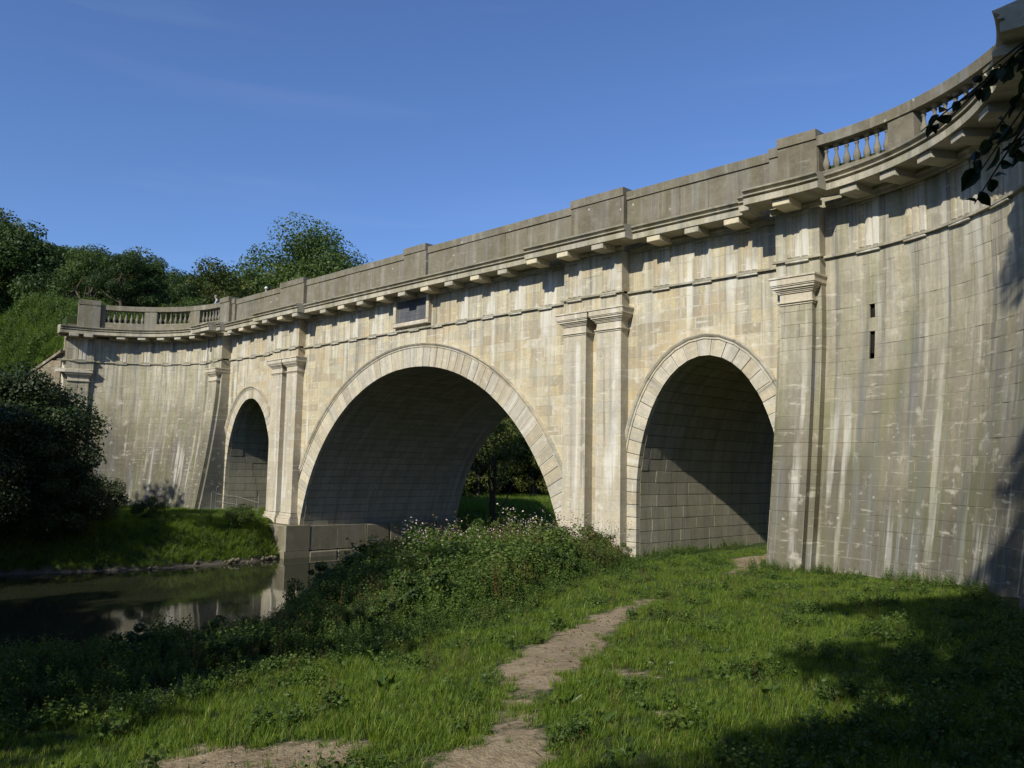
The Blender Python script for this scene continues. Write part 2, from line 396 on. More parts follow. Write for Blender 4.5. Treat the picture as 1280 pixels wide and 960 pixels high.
for k in range(NC):
    z0 = ZB + k * CH; z1 = z0 + CH
    zq = min(z1, 10.358)
    # central spandrel and both side spandrels
    for A, u0, u1 in ((ARCH['main'], -10.0, 10.0), (ARCH['r'], 12.55, 18.9), (ARCH['l'], -18.9, -12.55)):
        c = A[0]; h0, h1 = half(A, z0, .6), half(A, z1, .6)
        if h0 == 0: lay([(u0, z0), (u1, z0), (u1, z1), (u0, z1)], 0, .05, 'wall')
        else:
            if h0 < (u1 - c):
                lay([(c + h0, z0), (u1, z0), (u1, z1), (c + h1, z1)], 0, .05, 'wall')
            if h0 < (c - u0):
                lay([(u0, z0), (c - h0, z0), (c - h1, z1), (u0, z1)], 0, .05, 'wall')
    for s in (1, -1):
        def reg(a, b, of, th, mat, lo=.62, hi=1.08):
            p = [(a, z0), (b, z0), (b, z1), (a, z1)] if s > 0 else [(-b, z0), (-a, z0), (-a, z1), (-b, z1)]
            lay(p, of, th, mat, lo=lo, hi=hi)
        reg(10.95, 11.5, 0, .05, 'wall')
        a = 20.2; segs = [(20.2, UE)]
        if s > 0:
            for hu, hz in HOLES:
                if z0 - .05 < hz < z1 + .05 and abs((z0 + z1) / 2 - hz) < .25: segs = [(20.2, hu - .09), (hu + .09, UE)]
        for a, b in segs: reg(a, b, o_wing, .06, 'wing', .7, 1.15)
        # pier return block that carries the outer pilaster, full depth
        q0, q1 = (18.8, 20.25) if s > 0 else (-20.25, -18.8)
        sp = q0 + (q1 - q0) * R.choice((.35, .5, .65))
        for a, b in ((q0, sp), (sp, q1)):
            if zq - z0 > .05: ashlar.append((block(S, [(a, z0), (b, z0), (b, zq), (a, zq)], o_pier, -.3), 'wing'))
        # outer pilaster
        q0, q1 = (19.0, 20.05) if s > 0 else (-20.05, -19.0)
        if z0 < 9.5:
            parts = [(q0, q1)] if k % 2 else [(q0, (q0 + q1) / 2 + .1), ((q0 + q1) / 2 + .1, q1)]
            for a, b in parts: ashlar.append((block(S, [(a, z0), (b, z0), (b, min(z1, 9.56)), (a, min(z1, 9.56))], o_opil, lambda a, z: .5 + bat(z)), 'wing'))
        # end pilaster of the wing
        e0, e1 = UR + RW * math.radians(69), UR + RW * math.radians(78)
        if s < 0: e0, e1 = -e1, -e0
        if z0 < 9.5:
            zz = min(z1, 9.56); mid = (e0 + e1) / 2
            for a, b in ((e0, mid), (mid, e1)): ashlar.append((block(S, [(a, z0), (b, z0), (b, zz), (a, zz)], lambda a, z: .5 + bat(z), lambda a, z: .2 + bat(z)), 'wing'))
        # inner paired pilasters
        for a0, a1 in ((9.87, 10.98), (11.50, 12.64)):
            q0, q1 = (a0, a1) if s > 0 else (-a1, -a0)
            if z0 < 9.5 and z1 > 1.73:
                zz0, zz = max(z0, 1.73), min(z1, 9.56)
                if zz - zz0 < .05: continue
                parts = [(q0, q1)] if k % 2 else [(q0, (q0 + q1) / 2 - .12), ((q0 + q1) / 2 - .12, q1)]
                for a, b in parts: ashlar.append((block(S, [(a, zz0), (b, zz0), (b, zz), (a, zz)], .44, -.02, gap=.001, proud=R.uniform(-.001, .001), ch=.002), 'pil'))
        # retaining wall beyond the wing: sloping top
        u0, u1 = UE, UE + 16
        p = [(u0, z0), (u1, z0), (u1, z1), (u0, z1)]
        p = clip(p, -.6, -1, -(11.45 + .6 * UE))
        if len(p) >= 3:
            if s < 0: p = [(-a, b) for a, b in p]
            lay(p, .28, .06, 'rub', lo=.5, hi=.9)
M['rub'] = stone('rough_retaining_stone', [(0, (.17, .14, .09)), (.5, (.25, .205, .135)), (1, (.21, .185, .13))], streak=.3, white=.3, soot=.8, green=.25)

def box_prof(mb, u0, u1, prof, base, SS=S, step=.6, close=True):
    """sweep a profile [(o, z)...] from u0 to u1; base(u) gives the wall offset added to o"""
    k = max(1, int(math.ceil((u1 - u0) / step))); n = len(prof); V = []; UVs = []
    for i in range(k + 1):
        u = u0 + (u1 - u0) * i / k; L = 0
        for j, (o, z) in enumerate(prof):
            if j: L += math.hypot(o - prof[j - 1][0], z - prof[j - 1][1])
            V.append(SS(u, z, base + o)); UVs.append((u, prof[0][1] + L))
    F = []
    for i in range(k):
        for j in range(n - 1 + (1 if close else 0)):
            a, b = i * n + j, i * n + (j + 1) % n
            F.append([a, a + n, b + n, b])
    F.append(list(range(n))[::-1]); F.append([k * n + j for j in range(n)])
    # orient
    c = Vector((0, 0, 0))
    for v in V: c += Vector(v)
    c /= len(V)
    f = F[0]; a, b, d = Vector(V[f[0]]), Vector(V[f[1]]), Vector(V[f[2]])
    cc = sum((Vector(V[x]) for x in f), Vector()) / 4
    cs = sum((Vector(V[x]) for x in range(n)), Vector()) / n
    if (b - a).cross(d - a).dot(cc - cs) < 0 and k == 1: F = [q[::-1] for q in F]
    mb.add(V, F, UVs, R.random())
    return mb
def recalc(o):
    import bmesh
    bm = bmesh.new(); bm.from_mesh(o.data); bmesh.ops.recalc_face_normals(bm, faces=bm.faces); bm.to_mesh(o.data); bm.free()
def prof_obj(name, mat, segs, label=None):
    mb = MB()
    for u0, u1, prof, base in segs: box_prof(mb, u0, u1, prof, base)
    o = mb.obj(name, mat, aq); recalc(o)
    if label: o['label'] = label
    return o
def bx(u0, u1, z0, z1, o0, o1, SS=S, mb=None, ch=.008, rnd=None):
    return block(SS, [(u0, z0), (u1, z0), (u1, z1), (u0, z1)], o1, o0, gap=.0, ch=ch, proud=0, mb=mb, rnd=rnd)

# pier faces of the entablature (ressauts) ------------------------------------------
PIERS = [(-12.67, -9.85, .44), (9.85, 12.67, .44), (-20.25, -18.8, .62), (18.8, 20.25, .62)]
E0, E1 = UR + RW * math.radians(67.5), UR + RW * math.radians(79)
PIERS += [(E0, E1, .5), (-E1, -E0, .5)]
for u0, u1, o in PIERS:
    for z0, z1 in ((10.36, ZT), (ZF0, (ZF0 + ZF1) / 2), ((ZF0 + ZF1) / 2, 12.45)):
        J = [u0, u0 + (u1 - u0) * R.uniform(.3, .45), u0 + (u1 - u0) * R.uniform(.6, .75), u1] if u1 - u0 > 2 else [u0, u0 + (u1 - u0) * R.uniform(.35, .65), u1]
        for a, b in zip(J, J[1:]):
            ashlar.append((block(S, [(a, z0), (b, z0), (b, z1), (a, z1)], o, -.02), 'wall' if o < .5 else 'wing'))
# frieze blocks and the stones behind the frieze band
zm = (ZF0 + ZF1) / 2
for u0, u1, of, mt in ((-9.85, 9.85, 0, 'wall'), (12.67, 18.8, 0, 'wall'), (-18.8, -12.67, 0, 'wall'), (20.25, UE, .28, 'wing'), (-UE, -20.25, .28, 'wing')):
    for z0, z1 in ((ZT, ZF0), (ZF0, zm), (zm, ZF1 + .1)):
        lay([(u0, z0), (u1, z0), (u1, z1), (u0, z1)], of, .05, mt, lo=.8, hi=1.4)

# voussoirs and archivolts -----------------------------------------------------------
DEP = 11.3
soffit = []; score = MB()
for key, (c, a, b, zs, th) in ARCH.items():
    s, P = arch_pts(c, a, b, zs)
    tot = s[-1]
    def at(sv):
        return [float(np.interp(sv, s, P[:, i])) for i in range(4)]
    def SV(sv, n, o, at=at):
        x, z, nx, nz = at(sv); return (x + nx * n, -o, z + nz * n)
    def SI(sv, y, o, at=at):      # soffit surface, o towards the opening
        x, z, nx, nz = at(sv); return (x - nx * o, y, z - nz * o)
    n = round(tot / (.47 if key == 'main' else .44)); n += 1 - n % 2
    for i in range(n):
        s0, s1 = tot * i / n, tot * (i + 1) / n
        if at((s0 + s1) / 2)[1] < -1: pass
        tt = th - .14
        vb = block(SV, [(s0, -.0), (s1, -.0), (s1, tt), (s0, tt)], .05, -.16, gap=.010, ch=.012)
        vb.obj('voussoir', M['vou'], aq)
    # bed behind the ring
    g = np.linspace(0, tot, 160)
    for s0, s1 in zip(g, g[1:]):
        V = [SV(s0, .02, .028), SV(s1, .02, .028), SV(s1, th - .02, .028), SV(s0, th - .02, .028)]
        score.add(V, [[0, 1, 2, 3]], [(s0, 0), (s1, 0), (s1, th), (s0, th)], .4)
    # archivolt moulding, only above the springing
    sa = s[11] - .2; sb = tot - sa
    if key == 'main': sa, sb = sa + 4.7, sb - 4.7
    prof = [(.0, th - .15), (.085, th - .15), (.09, th - .09), (.07, th - .085), (.12, th - .07), (.17, th - .01), (.18, th + .02), (.0, th + .04)]
    kk = 15 if key == 'main' else 7
    cuts = np.linspace(sa, sb, kk + 1)
    for q0, q1 in zip(cuts, cuts[1:]):
        mb = MB()
        box_prof(mb, q0 + .003, q1 - .003, prof, 0, SS=lambda u, z, o, SV=SV: SV(u, z, o), step=.45)
        o = mb.obj('archivolt_stone', M['vou'], aq); recalc(o)
    # soffit courses
    rows = np.linspace(0, tot, round(tot / .43) + 1)
    for s0, s1 in zip(rows, rows[1:]):
        lay([(.17, s0), (DEP, s0), (DEP, s1), (.17, s1)], 0.0, .05, 'sof', S=lambda y, sv, o, SI=SI: SI(sv, y, o), lo=.7, hi=1.3, coremat=score, dest=soffit, cb=.03)

# back face of the bridge (plain) -----------------------------------------------------
back = MB()
for k in range(0, NC + 4):
    z0 = ZB + k * CH; z1 = z0 + CH
    spans = [(-28.2, 28.2)]
    for A in (ARCH['l'], ARCH['main'], ARCH['r']):
        h0, h1 = half(A, z0, 0), half(A, z1, 0); c = A[0]
        h = max(h0, 0)
        if h > 0:
            l, r_ = spans.pop(); spans += [(l, c - h), (c + h, r_)]
            back.add([(c - h0, DEP, z0), (c - h1, DEP, z1), (c - h0, DEP, z1)], [[0, 1, 2]], [(0, 0)] * 3, .4)
            back.add([(c + h0, DEP, z0), (c + h1, DEP, z1), (c + h0, DEP, z1)], [[0, 1, 2]], [(0, 0)] * 3, .4)
    for l, r_ in spans:
        back.add([(l, DEP, z0), (r_, DEP, z0), (r_, DEP, z1), (l, DEP, z1)], [[3, 2, 1, 0]], [(l, z0), (r_, z0), (r_, z1), (l, z1)], R.random())
back.obj('rear_face', M['sof'], aq)

# core, deck ---------------------------------------------------------------------------
core.obj('mortar_bed', M['mortar'], aq)['kind'] = 'stuff'
score.obj('open_joint_bed', M['dmortar'], aq)['kind'] = 'stuff'
prof_obj('inner_fill', M['sof'], [(-UE, -20.3, [(-1.5, -1.2), (-.9, -1.2), (-.4, 13.1), (-1.5, 13.1)], 0), (20.3, UE, [(-1.5, -1.2), (-.9, -1.2), (-.4, 13.1), (-1.5, 13.1)], 0)])
mb = MB(); V = [(-28.1, .35, 13.3), (28.1, .35, 13.3), (28.1, DEP, 13.3), (-28.1, DEP, 13.3)]
V += [(x, y, 13.98) for x, y, z in V]
mb.add(V, [[0, 3, 2, 1], [4, 5, 6, 7], [0, 1, 5, 4], [1, 2, 6, 5], [2, 3, 7, 6], [3, 0, 4, 7]], [(v[0], v[1]) for v in V], .5)
for s in (1, -1):   # towpath over the wings
    box_prof(mb, min(s * 19.9, s * UE), max(s * 19.9, s * UE), [(-3.5, 13.3), (-.3, 13.3), (-.3, 13.95), (-3.5, 13.95)], 0)
o = mb.obj('towpath_deck', M['ground'], aq); recalc(o)
# end faces of the mass
mb = MB()
for s in (1, -1):
    V = [(s * 28.15, -6.9, -1.2), (s * 28.15, DEP, -1.2), (s * 28.15, DEP, 13.4), (s * 28.15, -6.9, 13.4)]
    mb.add(V, [[0, 1, 2, 3]], [(v[1], v[2]) for v in V], .5)
mb.obj('abutment_end_face', M['rub'], aq)

# frieze band with regulae, triglyphs, mutules ------------------------------------------
W0 = .28
RANGES = [(-UE - .02, -E1, W0), (-E1, -E0, .5), (-E0, -20.25, W0), (-20.25, -18.8, .62), (-18.8, -12.67, 0), (-12.67, -9.85, .44), (-9.85, 9.85, 0),
          (9.85, 12.67, .44), (12.67, 18.8, 0), (18.8, 20.25, .62), (20.25, E0, W0), (E0, E1, .5), (E1, UE + .02, W0)]
for u0, u1, o in RANGES:
    n = max(1, round((u1 - u0) / 1.7)); g = np.linspace(u0, u1, n + 1)
    for i, (a, b) in enumerate(zip(g, g[1:])):
        ea = .09 if (i == 0 and o > .3) else -.001; eb = .09 if (i == n - 1 and o > .3) else -.001
        mb = MB(); box_prof(mb, a - ea, b + eb, [(-.02, ZT), (.11, ZT), (.115, ZT + .07), (-.02, ZT + .10)], o)
        ob = mb.obj('frieze_band_stone', M['corn'], aq); recalc(ob)
TRI = [(1.7 * k, 0) for k in range(-5, 6) if abs(k) > 0] + [(s * x, .44) for s in (1, -1) for x in (10.42, 12.08)] + [(s * x, 0) for s in (1, -1) for x in (14.1, 15.8, 17.5)] + \
      [(s * 19.52, .62) for s in (1, -1)] + [(s * (21.7 + 1.6 * k), W0) for s in (1, -1) for k in range(5)] + [(s * (E0 + E1) / 2, .5) for s in (1, -1)]
def local(mbfun, name, mat, u, o, label=None, smooth=False, cache={}):
    """place a shared mesh built round u=0 in a local frame: x along the wall, -y outward"""
    if name not in cache:
        cache[name] = mbfun().mesh(name, mat, smooth)
        b = bpy.data.objects.new('tmp', cache[name]); recalc(b); bpy.data.objects.remove(b)
    ob = bpy.data.objects.new(name, cache[name]); col.objects.link(ob); ob.parent = aq
    p = S(u, 0, o); ob.location = p
    a = abs(u)
    if a > UR: ob.rotation_euler.z = -math.copysign(min((a - UR) / RW, math.pi / 2), u)
    if label: ob['label'] = label
    return ob
SL = lambda u, z, o: (u, -o, z)
def tri_mb():
    mb = MB()
    for i in (-1, 0, 1):
        x = i * .235
        bxx = [(x - .10, ZF0 + .015), (x + .10, ZF0 + .015), (x + .10, ZF1 - .08), (x - .10, ZF1 - .08)]
        block(SL, bxx, .04, -.03, gap=0, ch=.025, proud=0, mb=mb, rnd=[.1,.5,.3][i])
    bx(-.36, .36, ZF0 + .012, ZF1 - .08, -.03, .012, SS=SL, mb=mb, rnd=.5)
    bx(-.38, .38, ZF1 - .08, ZF1 + .05, -.03, .06, SS=SL, mb=mb, rnd=.6)
    return mb
def gut_mb():
    mb = MB()
    bx(-.37, .37, ZT - .06, ZT - .002, -.02, .10, SS=SL, mb=mb, rnd=.5)
    for i in range(6):
        x = -.31 + i * .124
        bx(x - .035, x + .035, ZT - .13, ZT - .06, -.02, .09, SS=SL, mb=mb, rnd=.6)
    return mb
def mut_mb():
    mb = MB()
    block(SL, [(-.27, 12.395), (.27, 12.395), (.27, 12.598), (-.27, 12.598)], .88, .1, gap=0, ch=.015, proud=0, mb=mb, rnd=.7)
    return mb
def mut2_mb(): return mut_mb()
for u, o in TRI:
    if abs(u) < 1.5: continue
    if abs(abs(u) - 1.7) > .1: local(tri_mb, 'triglyph', M['wall'], u, o)
    local(gut_mb, 'guttae', M['wall'], u, o)
local(gut_mb, 'guttae', M['wall'], 0, 0)
MUT = [(1.7 * k, 0) for k in range(-4, 5)] + [(s * 8.9, .44) for s in (1, -1)] + [(s * x, .44) for s in (1, -1) for x in (10.5, 12.2)] + [(s * x, 0) for s in (1, -1) for x in (14.35, 15.9, 17.4)] + \
      [(s * 19.5, .75) for s in (1, -1)] + [(s * (21.75 + 1.55 * k), W0 + .1) for s in (1, -1) for k in range(5)] + [(s * (E0 + .4), .62) for s in (1, -1)] + [(s * (E1 - .3), .62) for s in (1, -1)]
newm = mut_mb().mesh('mutule_renewed', M['newst'])
for i, (u, o) in enumerate(MUT):
    if i % 2 == 0 or abs(u) > 20: local(mut_mb, 'mutule', M['corn'], u, o)
    else:
        ob = local(mut_mb, 'mutule', M['corn'], u, o); ob.data = newm; ob['label'] = 'renewed cream coloured mutule block'

# cornice -------------------------------------------------------------------------------
def cprof(x): # x = extra projection
    return [(-.02, 12.36), (.10, 12.36), (.12, 12.46), (.17, 12.50), (.17, 12.602), (.92 + x, 12.60), (.92 + x, 12.79), (.84 + x, 12.80), (.84 + x, 12.85), (.965 + x, 12.865), (.965 + x, 12.90),
            (.90 + x, 12.915), (.92 + x, 12.95), (1.02 + x, 13.0), (1.04 + x, 13.05), (.5, 13.14), (-.05, 13.17)]
def cprof2(x):  # ressaut: no bed mould outside the pier
    return [(-.02, 12.602)] + [(o, z) for o, z in cprof(x)[5:]]
def SC(u, z, o):
    if abs(u) <= UR: return S(u, z, o)
    s = 1 if u >= 0 else -1; t = (abs(u) - UR) / RW; r = RW - o
    return (s * (UR + r * math.sin(t)), -CW + r * math.cos(t), z)
def cornice(u0, u1, base, x=0.0, r=False, mat='corn'):
    n = max(1, round((u1 - u0) / 1.7)); g = np.linspace(u0, u1, n + 1)
    for a, b in zip(g, g[1:]):
        mb = MB(); box_prof(mb, a + .002, b - .002, cprof2(x) if r else cprof(x), base, SS=SC, step=.3)
        ob = mb.obj('cornice_stone', M[mat], aq); recalc(ob)
cornice(-8.55, 8.55, 0); cornice(13.5, 17.9, 0); cornice(-17.9, -13.5, 0)
for s in (1, -1):
    def cs(a, b, *k, **kw): cornice(min(s * a, s * b), max(s * a, s * b), *k, **kw)
    cs(8.55, 13.5, .44, .0, r=True); cs(17.9, 18.35, .35, r=True); cs(18.35, 21.0, .85, r=True)
    cs(21.0, E0 - .9, W0 + .1, .05); cs(E0 - .9, E1 + .65, .38, r=True)
# bed mould round the piers
for u0, u1, o in PIERS:
    mb = MB(); box_prof(mb, u0 - .1, u1 + .1, [(-.02, 12.455), (.10, 12.455), (.15, 12.53), (.16, 12.60), (-.02, 12.60)], o)
    ob = mb.obj('bed_mould', M['corn'], aq); recalc(ob)
for s in (1, -1):
    for a, b, o_ in ((8.55, 9.75, 0), (12.78, 13.5, 0), (17.9, 18.7, 0), (20.36, 21.0, W0)):
        mb = MB(); box_prof(mb, min(s * a, s * b), max(s * a, s * b), [(-.02, 12.36), (.10, 12.36), (.12, 12.46), (.17, 12.50), (.17, 12.598), (-.02, 12.598)], o_)
        ob = mb.obj('bed_mould', M['corn'], aq); recalc(ob)
# mass behind the cornice
prof_obj('cornice_backing', M['corn'], [(-UE, UE, [(-1.2, 12.4), (-.03, 12.4), (-.03, 13.15), (-1.2, 13.15)], 0)])

# capitals and bases ----------------------------------------------------------------------
def capital(u0, u1, o, ret=0.05):
    """moulded capital, returns on both sides; stack of blocks that step out"""
    mb = MB()
    steps = [(9.50, 9.56, .03), (9.56, 9.60, .075), (9.60, 9.86, .0), (9.86, 9.90, .04), (9.90, 9.95, .07), (9.95, 10.00, .115), (10.00, 10.07, .165), (10.07, 10.11, .20), (10.11, 10.30, .225), (10.30, 10.36, .26)]
    for z0, z1, e in steps:
        oo = (lambda a, z, e=e: o(a, z) + e) if callable(o) else o + e
        block(S, [(u0 - e, z0), (u1 + e, z0), (u1 + e, z1), (u0 - e, z1)], oo, -.02 if not callable(o) else .1, gap=0, ch=.006, proud=0, mb=mb, rnd=.6)
    return mb
def capobj(u0, u1, o, mat='pil'):
    ob = capital(u0, u1, o).obj('capital', M[mat], aq); return ob
for s in (1, -1):
    for a, b in ((9.87, 10.98), (11.50, 12.64)):
        u0, u1 = min(s * a, s * b), max(s * a, s * b)
        capobj(u0, u1, .44)
        mb = MB()
        for z0, z1, e in ((1.56, 1.73, .05), (1.44, 1.56, .11), (1.14, 1.44, .16)):
            block(S, [(u0 - e, z0), (u1 + e, z0), (u1 + e, z1), (u0 - e, z1)], .44 + e, -.02, gap=0, ch=.02, proud=0, mb=mb, rnd=.5)
        mb.obj('pilaster_base', M['pil'], aq)
    u0, u1 = min(s * 19.0, s * 20.05), max(s * 19.0, s * 20.05); capobj(u0, u1, .78, 'pil')
    e0, e1 = UR + RW * math.radians(69), UR + RW * math.radians(78)
    if s < 0: e0, e1 = -e1, -e0
    capobj(e0, e1, .5, 'pil')
# plinths under the main piers
for s in (1, -1):
    sx = lambda a, b: (min(s * a, s * b), max(s * a, s * b))
    rows = ((-1.6, -.22), (-.22, 1.13))
    for z0, z1 in rows:
        J = [9.2, 10.6, 11.9, 13.35]
        for a, b in zip(J, J[1:]):
            p0, p1 = sx(a, b); ob = block(S, [(p0, z0), (p1, z0), (p1, z1), (p0, z1)], 1.12 if z0 < -.5 else 1.05, -.4, gap=.008, ch=.13).obj('plinth_stone', M['plinth'], aq)
        # along the river inside the arch
        JY = [.4, 2.2, 4.1, 5.8, 7.6, 9.4, 11.2]
        SP = (lambda y, z, o, s=s: (s * (9.75 - o), y, z))
        for a, b in zip(JY, JY[1:]):
            block(SP, [(a, z0), (b, z0), (b, z1 - .05), (a, z1 - .05)], .52 if z0 > -1 else .58, -.2, gap=.012, ch=.07).obj('plinth_stone', M['plinth'], aq)

# parapet -----------------------------------------------------------------------------------
ZP0, ZP1, ZP2 = 13.10, 14.46, 14.78
def parapet(u0, u1, o, top=ZP2, L=1.25, back=.42):
    n = max(1, round((u1 - u0) / L)); g = np.linspace(u0, u1, n + 1)
    for a, b in zip(g, g[1:]):
        d = R.uniform(-.008, .008)
        block(S, [(a, ZP0), (b, ZP0), (b, top - .32), (a, top - .32)], o, o - back, gap=.003, ch=.012, proud=d).obj('parapet_stone', M['par'], aq)
        coping(a, b, o, top, back)
def coping(a, b, o, top=ZP2, back=.42):
    mb = MB(); box_prof(mb, a + .003, b - .003, [(-back - .05, top - .318), (.05, top - .318), (.055, top - .02), (.03, top), (-back - .03, top), (-back - .05, top - .02)], o)
    ob = mb.obj('coping_stone', M['par'], aq); recalc(ob)
parapet(-9.95, -.85, 0); parapet(.85, 9.95, 0); parapet(12.55, 18.35, 0); parapet(-18.35, -12.55, 0)
def pedestal(u0, u1, o, top=14.93, back=.6): parapet(u0, u1, o, top, L=9, back=back)
pedestal(-.85, .85, .14); 
for s in (1, -1):
    P2 = lambda a, b: (min(s * a, s * b), max(s * a, s * b))
    pedestal(*P2(9.95, 12.55), .2)
    pedestal(*P2(18.35, 18.75), .12, 14.84); pedestal(*P2(18.75, 20.05), .32, 15.0)
# balustrades on the wings
def bal_mb():
    mb = MB(); prof = [(.095, 0), (.095, .07), (.06, .075), (.055, .10), (.085, .15), (.11, .24), (.108, .32), (.075, .42), (.05, .52), (.042, .60), (.05, .66), (.068, .68), (.068, .71), (.05, .72), (.055, .76), (.09, .80), (.095, .805), (.095, .87)]
    n = 10; V = []; F = []; UVs = []
    for r, z in prof:
        for i in range(n):
            a = 2 * math.pi * (i + .5) / n; V.append((r * math.cos(a), r * math.sin(a), z)); UVs.append((a * .1, z))
    for j in range(len(prof) - 1):
        for i in range(n): F.append([j * n + i, j * n + (i + 1) % n, (j + 1) * n + (i + 1) % n, (j + 1) * n + i])
    mb.add(V, F, UVs, .5); return mb
bme = bal_mb().mesh('baluster', M['par'], True)
def ud(d): return UR + RW * math.radians(d)
OW = W0 - .02
for s in (1, -1):
    BA = [(1.8, 17.5, 7), (23.5, 41, 7), (47, 64, 7)]; BL = [(17.5, 23.5), (41, 47), (64, 66)]
    for a, b, n in BA:
        u0, u1 = sorted((s * ud(a), s * ud(b)))
        block(S, [(u0, ZP0), (u1, ZP0), (u1, 13.62), (u0, 13.62)], OW, OW - .42, gap=.003).obj('parapet_stone', M['par'], aq)
        k = 4; g = np.linspace(u0, u1, k + 1)
        for x, y in zip(g, g[1:]): coping(x, y, OW)
        for i in range(n):
            u = u0 + (u1 - u0) * (i + .5) / n
            o = bpy.data.objects.new('baluster', bme); col.objects.link(o); o.parent = aq
            p = S(u, 13.60, OW - .2); o.location = p
    for a, b in BL:
        u0, u1 = sorted((s * ud(a), s * ud(b))); parapet(u0, u1, OW, L=3)
    u0, u1 = sorted((s * ud(66), s * ud(75.5))); pedestal(u0, u1, OW + .2, 15.0)
    u0, u1 = sorted((s * ud(0.1), s * ud(1.8))); parapet(u0, u1, OW, L=3)

# inscription tablet over the main arch ------------------------------------------------------
mb = MB()
bx(-1.30, 1.02, 11.28, 12.42, -.02, .06, mb=mb)
mb.obj('tablet_panel', M['slate'], aq)
mb = MB()
for i in range(5): bx(-1.22, .94, 11.36 + i * .21, 11.375 + i * .21, .05, .068, mb=mb, ch=.002)
mb.obj('tablet_ridge', M['slate'], aq)
for a, b, c, d in ((-1.5, 1.22, 11.08, 11.28), (-1.5, -1.30, 11.283, 12.45), (1.02, 1.22, 11.283, 12.45)):
    bx(a, b, c, d, -.02, .22, ch=.03).obj('tablet_frame', M['pil'], aq)
# drain holes, backed by blocks painted near-black for their inner shade
for hu, hz in HOLES:
    mb = MB(); of = o_wing(0, hz)
    bx(hu - .12, hu + .12, hz - .27, hz + .27, of - .5, of - .12, mb=mb)
    mb.obj('drain_hole', M['drain_shade'], aq)
# sloping coping of the retaining walls
for s in (1, -1):
    for k in range(9):
        mb = MB(); V = []
        for d in (k * 1.75 + .01, (k + 1) * 1.75 - .01):
            for dz, o in ((-.02, .36), (.16, .36), (.16, -.25), (-.02, -.25)):
                V.append(S(s * (UE + d), 11.42 - .6 * d + dz, o))
        mb.add(V, [[0, 1, 2, 3], [7, 6, 5, 4], [0, 4, 5, 1], [1, 5, 6, 2], [2, 6, 7, 3], [3, 7, 4, 0]], [(v[0], v[2]) for v in V], R.random())
        ob = mb.obj('slope_coping_stone', M['rub'], aq); recalc(ob)
# opaque wall behind the retaining facing
mb = MB()
for s in (1, -1):
    V = [S(s * UE, -1.2, .1), S(s * (UE + 16.4), -1.2, .1), S(s * (UE + 16.4), 1.6, .1), S(s * UE, 11.4, .1)]
    V += [S(s * UE, -1.2, -.4), S(s * (UE + 16.4), -1.2, -.4), S(s * (UE + 16.4), 1.6, -.4), S(s * UE, 11.4, -.4)]
    mb.add(V, [[0, 1, 2, 3], [7, 6, 5, 4], [0, 4, 5, 1], [1, 5, 6, 2], [2, 6, 7, 3], [3, 7, 4, 0]], [(v[0], v[2]) for v in V], .5)
ob = mb.obj('retaining_wall_core', M['rub'], aq); recalc(ob)

# split the stones: the 300 that show largest are single parts, the rest one mass --------------
def emit(lst, single, many, nmax=300):
    lst = [x for x in lst if x and x[0]]
    sc_ = []
    for b, mt in lst:
        c = Vector((0, 0, 0)); 
        vs = [Vector(v) for v in b.v[:4]]
        for v in vs: c += v
        c /= 4; d = c - CAM; L = d.length
        x, y, z = d.dot(_r2), d.dot(_u2), d.dot(_f)
        vis = z > 1 and abs(x / z) * F < .5 and abs(y / z) * F < .375 and c.z > 1.3
        nrm = (vs[1] - vs[0]).cross(vs[2] - vs[0])
        s_ = abs(nrm.dot(d)) / L ** 3 * (1 if vis else .0001)
        sc_.append((s_, b, mt))
    sc_.sort(key=lambda t: -t[0])
    for s_, b, mt in sc_[:nmax]: b.obj(single, M[mt], aq)
    by = {}
    for s_, b, mt in sc_[nmax:]: by.setdefault(mt, MB()).add_raw(b)
    mats = list(by); tot = MB(); idx = []
    for i, k in enumerate(mats):
        tot.add_raw(by[k]); idx += [i] * len(by[k].f)
    if tot.f:
        me = tot.mesh(many, [M[k] for k in mats]); me.polygons.foreach_set('material_index', idx)
        link(many, me, aq)['kind'] = 'stuff'
emit(ashlar, 'ashlar_block', 'ashlar_blocks')
emit(soffit, 'soffit_block', 'soffit_blocks')

# =================================================================== terrain
X_NEAR = [(-80, -26), (-60, -14), (-36, -4), (-30, 2), (-24, 11), (-18, 14), (-14, 11), (-10, 7.8), (-4, 5), (0, 4), (12, 3.5), (40, -8), (80, -20)]
X_FAR = [(-80, -56), (-60, -40), (-30, -12), (-24, -8), (-19, -9.3), (-14, -10.2), (-8, -8.6), (-3, -8.7), (-1, -9.4), (12, -9.4), (40, -22), (80, -36)]
CTRL = [(31, -24, 2.85), (27, -18, 2.6), (24, -14, 2.15), (21, -8, 1.95), (18.5, -2, 1.8), (13, 0, 1.25), (9, -3, 1.1), (16, 5, 1.5), (26, -8, 2.0), (24, -22, 2.15),
        (9, -12, 1.15), (16, -16, .75), (20, -20, 1.3), (15, -8, 1.45), (40, -20, 3.2), (40, -50, 3), (20, -30, 1.6), (36, -8, 3)]
def itp(y, tab): return np.interp(y, [t[0] for t in tab], [t[1] for t in tab])
def ss(t): t = np.clip(t, 0, 1); return t * t * (3 - 2 * t)
